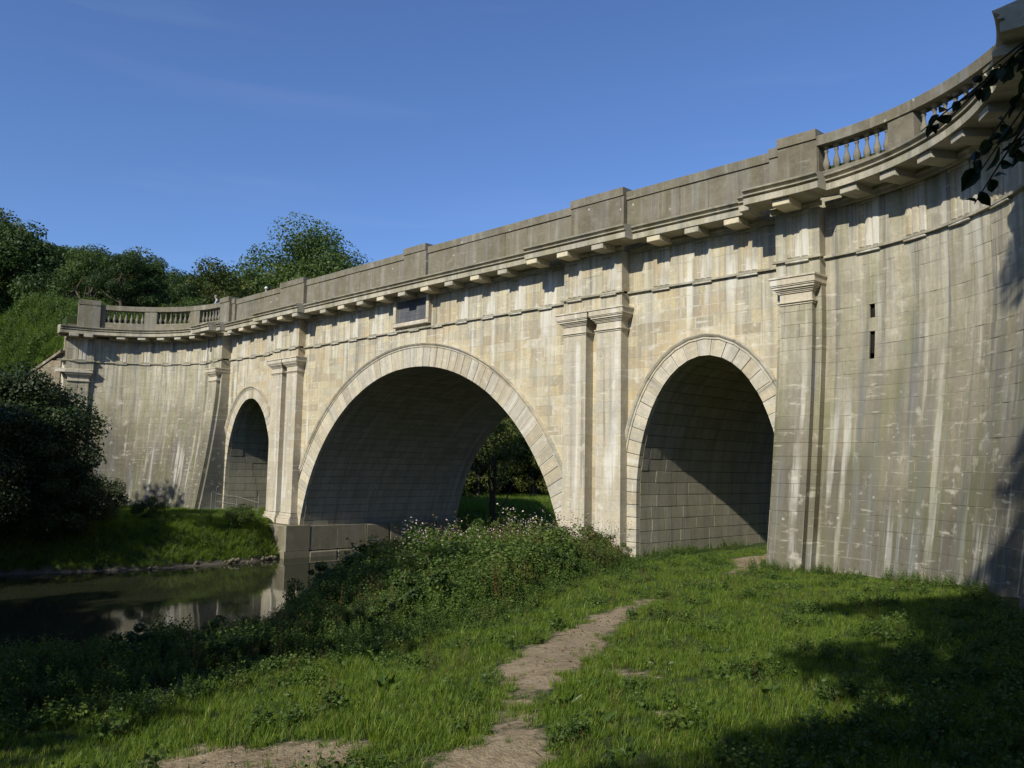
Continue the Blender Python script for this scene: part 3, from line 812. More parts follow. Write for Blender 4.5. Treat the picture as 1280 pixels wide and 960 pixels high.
def height(x, y):
    x = np.asarray(x, float); y = np.asarray(y, float)
    xn, xf = itp(y, X_NEAR), itp(y, X_FAR)
    n = s_ = 0
    for cx, cy, cz in CTRL:
        d2 = (x - cx) ** 2 + (y - cy) ** 2; ww = np.exp(-d2 / 50) + 1e-7 / (1 + d2); n = n + ww * cz; s_ = s_ + ww
    pl = n / s_
    hr = -1.3 + (pl + 1.3) * ss((x - xn + 1) / 5.5)
    # rising ground behind the right abutment
    lr = -6.95 - (x - 28.16) * .593
    er = np.clip(11.3 - .6 * (x - 28.3) / .86, 1, 12) + np.clip((y - lr) * .3, 0, 2)
    hr = np.where((x > 28.8) & (y > lr + .3), np.maximum(hr, er), hr)
    # left bank, hillside and canal embankment
    hl = -1.3 + 2.65 * ss((xf - x + .9) / 3.4)
    x0 = -34 - np.clip((y - 8) * .8, 0, 12)
    hill = 1.35 + np.clip(x0 - x, 0, 80) * .35 + np.clip(x0 - 80 - x, 0, 400) * .10
    ll = -6.95 - (-28.16 - x) * .593
    sd = (-28.3 - x) / .86
    em = np.minimum(np.clip(11.2 - .6 * sd, 0, 12) + np.clip((y - ll) * 1.8, 0, 13), 13.2 + np.clip(-30 - x, 0, 40) * .30)
    em = em - np.clip(y - 13, 0, 60) * .7
    em = 1.35 + (em - 1.35) * ss((y - ll - .25) / .4)
    em = np.where(x < -28.5, em, 1.35)
    hill = np.maximum(hill, em)
    hl = np.where(x < xf - 3.2, np.maximum(hl, hill), hl)
    d = np.minimum(xn - x, x - xf); hm = -1.0 - .7 * ss(d / 2) 
    h = np.where(x > xn, hr, np.where(x < xf, hl, hm))
    bump = .05 * np.sin(x * 1.3 + 2 * np.sin(y * .7)) * np.cos(y * 1.1 + np.sin(x)) + .025 * np.sin(x * 3.1 + y * 2.3) * np.cos(y * 3.7 - x)
    return h + bump
PATH = [(27.4, -21.6, .2), (26.2, -19.5, .42), (25.5, -18.6, .16), (24.8, -17.7, .18), (24.1, -16.8, .48), (23.5, -15.8, .62), (22.7, -14.4, .46), (21.9, -12.9, .36), (21.3, -11.4, .26), (20.6, -9.8, .16), (20.0, -7.0, -.1), (19.2, -4.4, .05), (18.3, -1.5, .35), (16.5, 1.5, .5), (15.8, 12, .5)]
SPOTS = [(25.0, -16.2, .26), (25.2, -20.4, .38), (24.5, -21.1, .5), (25.0, -21.3, .5), (24.9, -20.6, .35), (24.2, -18.2, .1), (26.4, -17.5, .08), (25.8, -21.4, .3)]
def soil(x, y):
    x = np.asarray(x, float); y = np.asarray(y, float); best = np.full(x.shape, -9.0)
    for (x0, y0, w0), (x1, y1, w1) in zip(PATH, PATH[1:]):
        t = np.clip(((x - x0) * (x1 - x0) + (y - y0) * (y1 - y0)) / ((x1 - x0) ** 2 + (y1 - y0) ** 2), 0, 1)
        d = np.hypot(x - x0 - (x1 - x0) * t, y - y0 - (y1 - y0) * t); best = np.maximum(best, (w0 + (w1 - w0) * t) - d)
    for cx, cy, r in SPOTS: best = np.maximum(best, r - np.hypot(x - cx, (y - cy) * 1.1))
    return np.clip(.5 + best * 1.1, 0, 1)
def sheet(name, xs, ys, mat, pick=None, z=None):
    X, Y = np.meshgrid(xs, ys, indexing='ij'); H = height(X, Y) if z is None else np.full(X.shape, z)
    V = np.stack([X, Y, H], -1).reshape(-1, 3); n, mm = X.shape
    I = np.arange(n * mm).reshape(n, mm)
    Fq = np.stack([I[:-1, :-1], I[1:, :-1], I[1:, 1:], I[:-1, 1:]], -1).reshape(-1, 4)
    so_ = soil(V[:, 0], V[:, 1]); out = []
    for nm, msk in pick(so_, Fq, V):
        f = Fq[msk]; used, inv = np.unique(f, return_inverse=True)
        me = npmesh(nm, V[used], inv.reshape(f.shape), None, mat, True)
        a = me.attributes.new('soil', 'FLOAT', 'POINT'); a.data.foreach_set('value', so_[used].astype(np.float32))
        o = link(nm, me); o['kind'] = 'structure'; out.append(o)
    return out
def axis(a, b, fa, fb, fine, coarse):
    v = [a]
    while v[-1] < b:
        x = v[-1]; d = max(fa - x, x - fb, 0); v.append(x + fine + (coarse - fine) * min(1, d / 60) ** 1.0)
    return np.array(v)
xs = axis(-420, 300, -34, 34, .28, 18); ys = axis(-300, 420, -30, 8, .28, 18)
def pick(so_, Fq, V):
    m_ = so_[Fq].mean(1) > .5
    return [('ground', ~m_), ('dirt_path', m_)]
sheet('ground', xs, ys, M['ground'], pick)
ob = link('river_water', npmesh('river_water', np.array([(-60, -300, -.6), (60, -300, -.6), (60, 90, -.6), (-60, 90, -.6)], float), np.array([[0, 1, 2, 3]]), None, M['water']))
ob['kind'] = 'structure'; ob['label'] = 'dark still river water below the bridge'

# =================================================================== plants
def cards(P, N, L, W, rs, bend=.25):
    """leaf cards: 2 quads folded along the midrib. P positions, N directions of the blade, L, W sizes"""
    n = len(P); N = N / np.linalg.norm(N, axis=1, keepdims=True)
    side = np.cross(N, rs.normal(size=(n, 3))); side /= np.linalg.norm(side, axis=1, keepdims=True)
    nor = np.cross(side, N); L = L[:, None]; W = W[:, None]
    a = P; b = P + N * L; mdl = P + N * L * .45; f = nor * W * bend
    V = np.stack([a, mdl + side * W * .5 + f, b, mdl - side * W * .5 + f, mdl - f * .2], 1).reshape(-1, 3)
    I = np.arange(n)[:, None] * 5
    T = np.concatenate([I + [0, 4, 1], I + [4, 2, 1], I + [0, 3, 4], I + [4, 3, 2]], 1).reshape(-1, 3)
    return V, T
def quads(P, N, Sz, rs):
    n = len(P); N = N / np.linalg.norm(N, axis=1, keepdims=True)
    a = np.cross(N, rs.normal(size=(n, 3))); a /= np.linalg.norm(a, axis=1, keepdims=True); b = np.cross(N, a)
    s1 = Sz[:, None] * .5; s2 = s1 * rs.uniform(.45, .8, (n, 1))
    V = np.stack([P - a * s1, P - b * s2, P + a * s1, P + b * s2], 1).reshape(-1, 3)
    return V, np.arange(n * 4).reshape(n, 4)
def tube_np(pts, rad, n=6):
    V = []; F = []
    for i, (p, r) in enumerate(zip(pts, rad)):
        p = Vector(p); d = (Vector(pts[min(i + 1, len(pts) - 1)]) - Vector(pts[max(i - 1, 0)])).normalized()
        a = d.orthogonal().normalized(); b = d.cross(a)
        for k in range(n):
            t = 2 * math.pi * k / n; V.append(tuple(p + a * (r * math.cos(t)) + b * (r * math.sin(t))))
    for i in range(len(pts) - 1):
        for k in range(n): F.append([i * n + k, i * n + (k + 1) % n, (i + 1) * n + (k + 1) % n, (i + 1) * n + k])
    return V, F
def wood(mb, pts, rad, n=6):
    V, F = tube_np(pts, rad, n); mb.add(V, F, [(0, 0)] * len(V), .5)
TREES = {}
def tree_meshes(key, H, cr, nclump, nleaf, leafsz, mat, seed, low=.22, tall=1.0, cone=0.0):
    """crown of leaf clumps carried by forking limbs; H height, cr crown radius"""
    if key in TREES: return TREES[key]
    rs = np.random.RandomState(seed); rr = random.Random(seed)
    mb = MB(); top = H * .72
    spine = [(0, 0, -.6)]; 
    for i in range(1, 7): spine.append((rr.uniform(-.05, .05) * H * i / 6, rr.uniform(-.05, .05) * H * i / 6, top * i / 6))
    r0 = H * .022; wood(mb, spine, [r0 * (1.5 - 1.25 * i / 6) for i in range(7)], 8)
    C = []; ch = H * (1 - low); cz = H * low + ch * .5
    for i in range(nclump):
        while True:
            p = rs.uniform(-1, 1, 3); q = np.linalg.norm(p)
            if .35 < q < 1: break
        p = p * (.86 + .14 * rs.rand())
        wdt = 1 - cone * (p[2] * .5 + .5)
        lump = 1 + .22 * math.sin(3 * math.atan2(p[1], p[0]) + seed) + .12 * rs.normal()
        c = np.array([p[0] * cr * wdt * lump, p[1] * cr * wdt * lump, cz + p[2] * ch * .46]); C.append((c, cr * rs.uniform(.16, .34) * (1 - .3 * cone) * (1.25 if key == 'ash' else 1)))
    for c, r in C[::3]:
        j = rr.randint(2, 5); s0 = Vector(spine[j]); e = Vector(c); mid = s0.lerp(e, .5) + Vector((0, 0, -.04 * H))
        wood(mb, [s0, mid, e], [r0 * .42, r0 * .25, r0 * .07], 5)
    Ps, Ns, Sz, Rn = [], [], [], []
    for c, r in C:
        k = int(nleaf * (r / (cr * .25)) ** 2); d = rs.normal(size=(k, 3)); d /= np.linalg.norm(d, axis=1, keepdims=True)
        rad = r * rs.uniform(.35, 1.12, (k, 1)) ** .6; flat = np.array([1, 1, .72])
        Ps.append(c + d * np.minimum(rad, r * 1.02) * flat); Ns.append(d * .8 + rs.normal(size=(k, 3)) * .55 + [0, 0, .45]); Sz.append(leafsz * rs.uniform(.6, 1.35, k))
        Rn.append(np.clip(rs.uniform(.15, .75) + rs.normal(size=k) * .16, 0, 1))
    V, Fq = quads(np.concatenate(Ps), np.concatenate(Ns), np.concatenate(Sz), rs)
    crown = npmesh('crown', V, Fq, np.concatenate(Rn), M[mat])
    TREES[key] = (mb.mesh('trunk', M['bark'], True), crown); return TREES[key]
def put_tree(name, key, x, y, label, group=None, scale=1.0, rz=None, cat='tree', z=None, sz=None):
    t = thing(name, label, cat, (x, y, float(height(x, y)) - .1 if z is None else z), group)
    t.rotation_euler.z = R.uniform(0, 6.28) if rz is None else rz; t.scale = (scale, scale, sz or scale)
    for nm, me in zip(('trunk', 'crown'), TREES[key]): link(nm, me, t)
    return t
tree_meshes('oakA', 15, 5.6, 46, 330, .30, 'leaf', 1)
tree_meshes('oakB', 14, 5.0, 40, 330, .30, 'leaf', 2, low=.15)
tree_meshes('oakC', 16, 4.6, 44, 330, .29, 'leaf2', 3, low=.12, cone=.25)
tree_meshes('oakD', 13, 5.8, 44, 330, .30, 'leaf3', 4, low=.1)
tree_meshes('ash', 21, 8.0, 150, 420, .27, 'leaf2', 5, low=.3, cone=.1)
tree_meshes('young', 9, 2.6, 34, 26, .2, 'leaf3', 6, low=.38)
tree_meshes('alder', 8.0, 4.1, 110, 620, .15, 'bushleaf', 7, low=.02, cone=.2)
tree_meshes('bush', 3.2, 2.4, 30, 260, .13, 'leaf', 8, low=.0)
tree_meshes('fig', 10.5, 3.9, 50, 130, .2, 'leaf', 9, low=.34)

# wooded hillside
hk = ['oakA', 'oakB', 'oakC', 'oakD']; cnt = 0; placed = []
def polar(px, D):
    a = math.atan2((px - 640) / 1038.75, 1); hx, hy = -math.sin(YAW - a), math.cos(YAW - a)
    return CAM.x + hx * D, CAM.y + hy * D
rt = random.Random(11)
hill_spots = []
for D, step, j in ((78, 46, 10), (88, 40, 12), (100, 36, 12), (114, 32, 14), (130, 28, 14), (148, 26, 14)):
    px = -60 + rt.uniform(0, 30)
    while px < 470:
        x, y = polar(px + rt.uniform(-j, j), D + rt.uniform(-5, 5)); px += step
        if x > -37.5 or (D < 99 and px < 120): continue
        hill_spots.append((x, y, px, D))
LAB = {'oakA': 'broad dark green oak', 'oakB': 'low round dark green tree', 'oakC': 'upright mid green ash', 'oakD': 'yellowish green spreading tree'}
for i, (x, y, px, D) in enumerate(hill_spots):
    k = rt.choice(hk); s_ = rt.uniform(.78, 1.08) * (.84 if 90 < px < 330 else .95)
    where = 'at the left edge of the wood' if px < 60 else 'above the grassy embankment' if px < 140 else 'behind the left balustrade' if px < 225 else 'behind the joint of wing and bridge' if px < 310 else 'behind the far parapet'
    row = 'front row' if D < 95 else 'middle row' if D < 120 else 'skyline row'
    Hk = {'oakA': 15, 'oakB': 14, 'oakC': 16, 'oakD': 13}[k]; ty = np.interp(px, [-60, 0, 60, 130, 200, 245, 300, 380, 480], [262, 276, 296, 310, 328, 332, 342, 345, 345]) + rt.uniform(0, 14)
    gz = float(height(x, y)); top = 4.44 + (590 - .012 * 640 - ty) / 1038.75 * D / math.sqrt(1 + ((px - 640) / 1038.75) ** 2) * 1.0
    s_ = min(s_ * 1.35, (top - gz) / (Hk * .97))
    if s_ < .3: continue
    put_tree('woodland_tree', k, x, y, LAB[k] + ' in the ' + row + ' ' + where, 'trees of the wooded hillside', s_, rt.uniform(0, 6.28))
x, y = polar(374, 92); put_tree('ash_tree', 'ash', x, y, 'tall rounded ash tree rising above the parapet against the sky', None, 1.12, 1.0)
x, y = polar(432, 96); put_tree('ash_tree', 'oakC', x, y, 'smaller ash tree joined to the right flank of the tall rounded ash', None, 1.0, 2.0)
x, y = polar(322, 88); put_tree('ash_tree', 'oakC', x, y, 'narrow ash tree with a loose top just left of the tall rounded ash', None, .93, 4.0)
x, y = polar(20, 96); 0 and put_tree('oak_tree', 'oakA', x, y, 'highest oak on the ridge at the left edge of the wood', None, 1.0, 2.5)
# trees seen through the main arch
for i, (px, D, k, s_) in enumerate([(548, 92, 'oakA', 1.0), (575, 86, 'oakB', .85), (598, 92, 'oakD', 1.0), (622, 88, 'oakA', .95), (648, 92, 'oakC', .9), (670, 86, 'oakB', .95), (694, 92, 'oakA', 1.05), (720, 88, 'oakC', 1.0), (610, 104, 'oakB', 1.2), (660, 104, 'oakA', 1.2), (560, 106, 'oakC', 1.2), (705, 108, 'oakB', 1.2), (745, 100, 'oakA', 1.2)]):
    x, y = polar(px, D); put_tree('meadow_edge_tree', k, x, y, LAB[k] + ' behind the meadow beyond the main arch', 'trees along the meadow beyond the main arch', s_, i * 1.7)
x, y = polar(621, 57); put_tree('young_tree', 'young', x, y, 'slender dark-trunked young tree on the meadow seen through the main arch', None, 1.0, .6)
tree_meshes('sallow', 9, 4.4, 46, 300, .22, 'leaf3', 16, low=.06)
for px, D, s_, l in ((600, 80, 1.0, 'bright yellowish green sallow on the far meadow seen through the main arch'), (668, 84, .85, 'low bright sallow right of the slender tree beyond the main arch')):
    x, y = polar(px, D); put_tree('sallow_tree', 'sallow', x, y, l, None, s_, 2.2)
for i in range(13):
    x, y = polar(545 + i * 15, 90 + (i % 3) * 3); put_tree('meadow_shrub', 'bush', x, y, 'dark shrub under the trees along the far side of the meadow', 'shrubs under the meadow trees', 1.3 + .3 * (i % 2))
# near left
put_tree('alder_bush', 'alder', -14.6, -12.6, 'large dark alder bush on the left river bank before the wing wall', None, 1.0, .3, cat='bush')
put_tree('alder_bush', 'alder', -11.9, -14.6, 'lower dark alder bush hanging over the water in front of the large one', None, .8, 4.1, cat='bush')
put_tree('alder_bush', 'alder', -11.0, -11.6, 'small dark alder bush at the water edge right of the larger ones', None, .52, 2.6, cat='bush')
put_tree('alder_bush', 'alder', -20.5, -15.4, 'second dark alder bush behind at the far left edge of the bank', None, 1.05, 2.1, cat='bush')
# trees of the near bank and left bank that stand outside the picture and shade the river
for i, (x, y, k, s_) in enumerate(((9.9, -26.2, 'oakB', .85), (16.2, -26.6, 'oakB', .85), (21.0, -31, 'oakD', .75), (17.8, -30.5, 'oakB', .8), (-9.2, -22.3, 'oakB', 1.0), (-19, -28, 'oakB', 1.35), (13.8, -32.5, 'oakD', 1.3), (-25, -29, 'oakB', 1.25), (-31, -28, 'oakA', 1.3), (5, -34, 'oakB', 1.1), (19, -46, 'oakD', 1.3), (10, -47, 'oakA', 1.5))):
    put_tree('riverside_tree', k, x, y, 'tall riverside tree behind the viewer shading the water', 'riverside trees behind the viewer', s_)
put_tree('lane_tree', 'oakA', 37.6, -33, 'tall oak behind the viewer shading the right side of the grass', None, 1.35, .4)
tree_meshes('tall', 20, 3.4, 50, 330, .26, 'leaf', 21, low=.42)
put_tree('lane_tree', 'tall', 31.3, -27.8, 'tall narrow tree behind the viewer shading the foot of the right wing', None, .95, .3)
put_tree('lane_tree', 'tall', 34.4, -35.5, 'second tall narrow tree farther behind the viewer', None, .95, 1.3)
tree_meshes('high', 22, 3.4, 50, 330, .26, 'leaf', 23, low=.68)
put_tree('lane_tree', 'high', 32.4, -18.0, 'high-crowned tree beside the viewer shading the top of the right wing', None, 1.0, 2.3)
put_tree('lane_tree', 'oakD', 40.5, -25, 'spreading tree on the slope right of the viewer', None, 1.25, 1.4)
put_tree('overhanging_tree', 'fig', 33.4, -28.2, 'leafy tree close behind the viewer shading the near grass', None, 1.05, 2.6)
put_tree('overhanging_tree', 'fig', 36.2, -24.5, 'leafy tree on the slope right of the viewer shading the grass', None, 1.1, 4.1)
tree_meshes('fig2', 12, 3.9, 60, 260, .22, 'leaf', 29, low=.47)
put_tree('overhanging_tree', 'fig2', 32.2, -21.9, 'tall overhanging tree just right of the viewer above the wing end', None, 1.0, 2.2)
OH = put_tree('overhanging_tree', 'fig', 33.6, -20.6, 'tree beside the right wing wall whose leafy twigs hang into the upper right corner', None, 1.0, 1.1)
# hanging twig with broad leaves
rs = np.random.RandomState(4); mb = MB(); LP, LN, LL, LW = [], [], [], []
def twig(p0, p1, n, spread=.09, size=.085):
    p0, p1 = np.array(p0), np.array(p1); mid = (p0 + p1) / 2 + [0, 0, .05]
    wood(mb, [tuple(p0), tuple(mid), tuple(p1)], [.006, .004, .002], 5)
    for i in range(n):
        t = (i + .5) / n; c = p0 * (1 - t) ** 2 + 2 * mid * t * (1 - t) + p1 * t * t
        LP.append(c + rs.normal(size=3) * .012); d = rs.normal(size=3) * .5 + (p1 - p0) * 1.2 + [0, 0, -.35]; LN.append(d); LL.append(size * rs.uniform(.75, 1.3)); LW.append(size * rs.uniform(.5, .75))
twig((30.75, -21.3, 6.0), (30.20, -21.20, 5.44), 11); twig((30.7, -21.1, 5.75), (30.28, -21.18, 5.52), 9); twig((30.8, -21.2, 5.85), (30.42, -21.3, 5.55), 9)
twig((30.75, -21.3, 6.0), (30.12, -21.28, 5.62), 7, size=.07); twig((30.75, -21.2, 6.0), (30.4, -21.25, 5.72), 8)
twig((30.55, -21.2, 5.85), (30.07, -21.3, 5.62), 18, size=.05); twig((30.5, -21.2, 5.8), (30.2, -21.2, 5.5), 19, size=.055); twig((30.5, -21.2, 5.7), (30.2, -21.2, 5.36), 16, size=.05); twig((30.5, -21.2, 5.85), (30.25, -21.3, 5.75), 9, size=.05)
twig((31.4, -20.9, 6.6), (30.75, -21.25, 5.95), 3)
wood(mb, [(32.9, -20.2, 8.0), (32.0, -20.6, 7.2), (31.3, -20.9, 6.55)], [.05, .03, .012], 6)
b = mb.obj('hanging_twig', M['twig'], OH); b.matrix_parent_inverse = Matrix.LocRotScale(OH.location, OH.rotation_euler, OH.scale).inverted()
V, T = cards(np.array(LP), np.array(LN), np.array(LL), np.array(LW), rs, .2)
def ovals(P, N, L, W, rs):
    n = len(P); N = N / np.linalg.norm(N, axis=1, keepdims=True); side = np.cross(N, rs.normal(size=(n, 3))); side /= np.linalg.norm(side, axis=1, keepdims=True); nor = np.cross(side, N); V = []
    prof = [(0, 0), (.12, .30), (.35, .5), (.65, .44), (.88, .2), (1.06, 0)]
    for t, w_ in prof: V.append(P + N * (L * t)[:, None] - nor * (L * .25 * t * t)[:, None])
    for sg in (1, -1):
        for t, w_ in prof[1:-1]: V.append(P + N * (L * t)[:, None] + side * (sg * W * w_)[:, None] + nor * (W * w_ * .35 - L * .25 * t * t)[:, None])
    V = np.stack(V, 1).reshape(-1, 3); I = np.arange(n)[:, None] * 14; T = []
    for b_ in (6, 10): T += [[0, b_, 1], [1, b_, b_ + 1], [1, b_ + 1, 2], [2, b_ + 1, b_ + 2], [2, b_ + 2, 3], [3, b_ + 2, b_ + 3], [3, b_ + 3, 4], [4, b_ + 3, 5]]
    return V, np.concatenate([I + t for t in T], 1).reshape(-1, 3)
V, T = ovals(np.array(LP), np.array(LN), np.array(LL) * .95, np.array(LW) * 1.1, rs)
b2 = link('twig_leaves', npmesh('twig_leaves', V, T, np.repeat(rs.rand(len(LP)), 16), M['bushleaf']), b)
# shrubs on the embankment and along the wing
for i, (x, y, s_) in enumerate(((-39, 1.5, 1.0), (-35, 3.5, 1.0), (-46, -2, 1.1), (-31.0, -5.2, .3), (-43, 4, 1.2), (-33.5, 2.0, .8))):
    put_tree('embankment_shrub', 'bush', x, y, 'dark shrub at the top of the grassy embankment by the wing end', 'shrubs on the canal embankment', s_)
for i, (x, y, s_) in enumerate(((-10.6, -2.9, .42), (-13.5, -9.5, .75), (-12.6, -7.0, .45), (-11.9, -13.2, .8))):
    put_tree('bank_shrub', 'bush', x, y, ('small dark shrub beside the river plinth', 'dark rounded shrub at the foot of the alder', 'low shrub on the shaded left bank', 'dark shrub below the alder at the water edge')[i], None, s_)

# instanced ground plants ----------------------------------------------------------------
LIB = {}
def lib(name, V, T, rnd, mats, midx=None):
    me = npmesh(name, V, T, rnd, mats)
    if midx is not None: me.polygons.foreach_set('material_index', midx)
    return bpy.data.objects.new(name, me)
def tuft(seed, n, h, spread, wid, lean=.5):
    rs = np.random.RandomState(seed); a = rs.uniform(0, 6.28, n); r = spread * np.sqrt(rs.rand(n))
    P = np.stack([r * np.cos(a), r * np.sin(a), np.zeros(n) - .02], 1); H = h * rs.uniform(.45, 1.15, n)
    b = a + rs.normal(size=n) * .8; ln = H * rs.uniform(.1, lean, n); d = np.stack([np.cos(b), np.sin(b), np.zeros(n)], 1)
    sd = np.stack([-np.sin(b + .5), np.cos(b + .5), np.zeros(n)], 1) * (wid * rs.uniform(.6, 1.2, n))[:, None]
    m1 = P + d * (ln * .35)[:, None] + np.array([0, 0, 1]) * (H * .6)[:, None]; tp = P + d * ln[:, None] * 1.2 + np.array([0, 0, 1]) * H[:, None]
    V = np.stack([P - sd, P + sd, m1 + sd * .8, m1 - sd * .8, tp], 1).reshape(-1, 3); I = np.arange(n)[:, None] * 5
    T = np.concatenate([I + [0, 1, 2], I + [0, 2, 3], I + [3, 2, 4]], 1).reshape(-1, 3)
    return V, T, np.repeat(np.clip(rs.rand(n), 0, 1), 3)
def herb(seed, h, nl, L, W, droop=-.1, top=None):
    """upright leafy stem, returns V, T, rnd, material index (0 leaf 1 stem/flower)"""
    rs = np.random.RandomState(seed); z = h * (np.linspace(.12, 1, nl)); a = np.arange(nl) * 1.57 + rs.normal(size=nl) * .4
    lx = rs.normal() * .12 * h; P = np.stack([lx * (z / h) ** 2, 0 * z, z], 1)
    N = np.stack([np.cos(a), np.sin(a), np.full(nl, droop) + rs.normal(size=nl) * .25], 1)
    f = (1.15 - .65 * z / h)
    V, T = cards(P, N, L * f * rs.uniform(.7, 1.2, nl), W * f * rs.uniform(.8, 1.2, nl), rs, .22)
    r = np.repeat(np.clip(.25 + .5 * z / h + rs.normal(size=nl) * .15, 0, 1), 4); mi = np.zeros(len(T), int)
    s = .006; k = len(V); V = np.concatenate([V, [(-s, 0, 0), (s, 0, 0), (lx, 0, h)]]); T = np.concatenate([T, [[k, k + 1, k + 2]]]); r = np.append(r, .3); mi = np.append(mi, 0)
    if top:
        nf = top; a = rs.uniform(0, 6.28, nf); Pf = np.stack([lx + .07 * np.cos(a), .07 * np.sin(a), h - rs.uniform(-.06, .22, nf)], 1)
        V2, T2 = cards(Pf, rs.normal(size=(nf, 3)) + [0, 0, .2], np.full(nf, .045), np.full(nf, .035), rs, .4)
        T = np.concatenate([T, T2 + len(V)]); V = np.concatenate([V, V2]); r = np.append(r, np.repeat(rs.rand(nf), 4)); mi = np.append(mi, np.ones(len(T2), int))
    return V, T, r, mi
def rosette(seed, n, L, W, up=.7):
    rs = np.random.RandomState(seed); a = rs.uniform(0, 6.28, n)
    N = np.stack([np.cos(a), np.sin(a), rs.uniform(.2, up * 2, n)], 1); P = N * np.array([.02, .02, 0]); 
    V, T = cards(P, N, L * rs.uniform(.6, 1.2, n), W * rs.uniform(.7, 1.2, n), rs, .3)
    return V, T, np.repeat(rs.rand(n), 4)
def multi(fn, k, spread, seed):
    """several stems in one clump"""
    rs = np.random.RandomState(seed); VV, TT, RR_, MM = [], [], [], []; off = 0
    for i in range(k):
        V, T, r, mi = fn(seed * 31 + i); a = rs.uniform(0, 6.28); V = V @ np.array([[math.cos(a), math.sin(a), 0], [-math.sin(a), math.cos(a), 0], [0, 0, 1]]) * rs.uniform(.7, 1.15)
        V = V + [rs.uniform(-spread, spread), rs.uniform(-spread, spread), 0]; VV.append(V); TT.append(T + off); RR_.append(r); MM.append(mi); off += len(V)
    return np.concatenate(VV), np.concatenate(TT), np.concatenate(RR_), np.concatenate(MM)
def coll(name, obs):
    c = bpy.data.collections.new(name)
    for o in obs: c.objects.link(o)
    return c
GR = coll('grass_tufts', [lib('grass_tuft', *tuft(s, 22, .13, .075, .0035), [M['grass']]) for s in range(5)])
GL = coll('long_tufts', [lib('long_grass_tuft', *tuft(50 + s, 26, .30, .12, .005, .7), [M['grass']]) for s in range(4)])
NE = coll('nettle_clumps', [lib('nettle_clump', *multi(lambda q: herb(q, .75, 18, .12, .075), 6, .17, 3 + s)[:3], [M['nettle']]) for s in range(5)])
def lib2(name, d, mats): return lib(name, d[0], d[1], d[2], mats, d[3])
BA_ = coll('balsam_clumps', [lib2('balsam_clump', multi(lambda q: herb(q, 1.1, 22, .15, .06, .1, 3), 4, .2, 20 + s), [M['nettle'], M['flower']]) for s in range(3)] +
           [lib2('balsam_clump', multi(lambda q: herb(q, 1.2, 22, .13, .05, .1), 4, .2, 30 + s), [M['brown'] if s else M['nettle'], M['flower']]) for s in range(2)])
LOW = coll('low_herbs', [lib('low_herb', *multi(lambda q: herb(q, .22, 8, .07, .05), 6, .09, 60 + s)[:3], [M['nettle']]) for s in range(4)])
def scatter(name, colc, P, sc_lo, sc_hi, seed, tilt=.15, scl=None):
    rs = np.random.RandomState(seed); n = len(P)
    me = bpy.data.meshes.new(name); me.vertices.add(n); me.vertices.foreach_set('co', P.astype(np.float32).ravel())
    a = me.attributes.new('rot', 'FLOAT_VECTOR', 'POINT'); a.data.foreach_set('vector', np.stack([rs.normal(size=n) * tilt, rs.normal(size=n) * tilt, rs.uniform(0, 6.28, n)], 1).astype(np.float32).ravel())
    a = me.attributes.new('scl', 'FLOAT', 'POINT'); s_ = rs.uniform(sc_lo, sc_hi, n) * (1 if scl is None else scl); a.data.foreach_set('value', s_.astype(np.float32))
    a = me.attributes.new('pick', 'INT', 'POINT'); a.data.foreach_set('value', rs.randint(0, 100, n).astype(np.int32))
    o = link(name, me); g = bpy.data.node_groups.new(name + '_nodes', 'GeometryNodeTree')
    g.interface.new_socket('Geometry', in_out='INPUT', socket_type='NodeSocketGeometry'); g.interface.new_socket('Geometry', in_out='OUTPUT', socket_type='NodeSocketGeometry')
    N = g.nodes.new; gi, go = N('NodeGroupInput'), N('NodeGroupOutput'); ip = N('GeometryNodeInstanceOnPoints'); ci = N('GeometryNodeCollectionInfo')
    ci.inputs['Collection'].default_value = colc; ci.inputs['Separate Children'].default_value = True; ci.inputs['Reset Children'].default_value = True
    def na(nm, t): x = N('GeometryNodeInputNamedAttribute'); x.data_type = t; x.inputs['Name'].default_value = nm; return x
    L = g.links.new; e2r = N('FunctionNodeEulerToRotation')
    L(gi.outputs[0], ip.inputs['Points']); L(ci.outputs[0], ip.inputs['Instance']); ip.inputs['Pick Instance'].default_value = True
    L(na('rot', 'FLOAT_VECTOR').outputs['Attribute'], e2r.inputs[0]); L(e2r.outputs[0], ip.inputs['Rotation'])
    L(na('scl', 'FLOAT').outputs['Attribute'], ip.inputs['Scale']); L(na('pick', 'INT').outputs['Attribute'], ip.inputs['Instance Index'])
    L(ip.outputs[0], go.inputs[0]); md = o.modifiers.new('scatter', 'NODES'); md.node_group = g
    o['kind'] = 'stuff'; return o
def pts(n, x0, x1, y0, y1, keep, seed, dz=0.0):
    rs = np.random.RandomState(seed); X = rs.uniform(x0, x1, n); Y = rs.uniform(y0, y1, n); k = keep(X, Y, rs.rand(n)); X, Y = X[k], Y[k]
    return np.stack([X, Y, height(X, Y) + dz], 1)
VEG = [(-60, 26), (-30, 22.8), (-21.5, 22.1), (-20, 22.0), (-18.2, 21.4), (-17.2, 21.3), (-13.5, 19.9), (-10, 18.0), (-7, 16.8), (-4.2, 16.1), (-2.6, 14.9), (-1.3, 13.8)]  # near edge of the bank vegetation
def wnoise(X, Y): return .5 + .25 * np.sin(X * 1.7 + 1.3 * np.sin(Y * 1.1)) + .25 * np.sin(Y * 2.1 + 1.7 * np.cos(X * .9))
def inwing(X, Y, m=0.0):   # inside the masonry
    t = np.hypot(np.abs(X) - UR, Y + CW)
    return ((np.abs(X) > UR) & (Y > -CW) & (t > RW - 1.75 - m)) | ((Y > -1.7 - m) & (np.abs(X) > 18.8)) | ((Y > -1.05) & (np.abs(X) > 9.2) & (np.abs(X) < 13.1)) | ((Y > -2) & (np.abs(X) > 28))
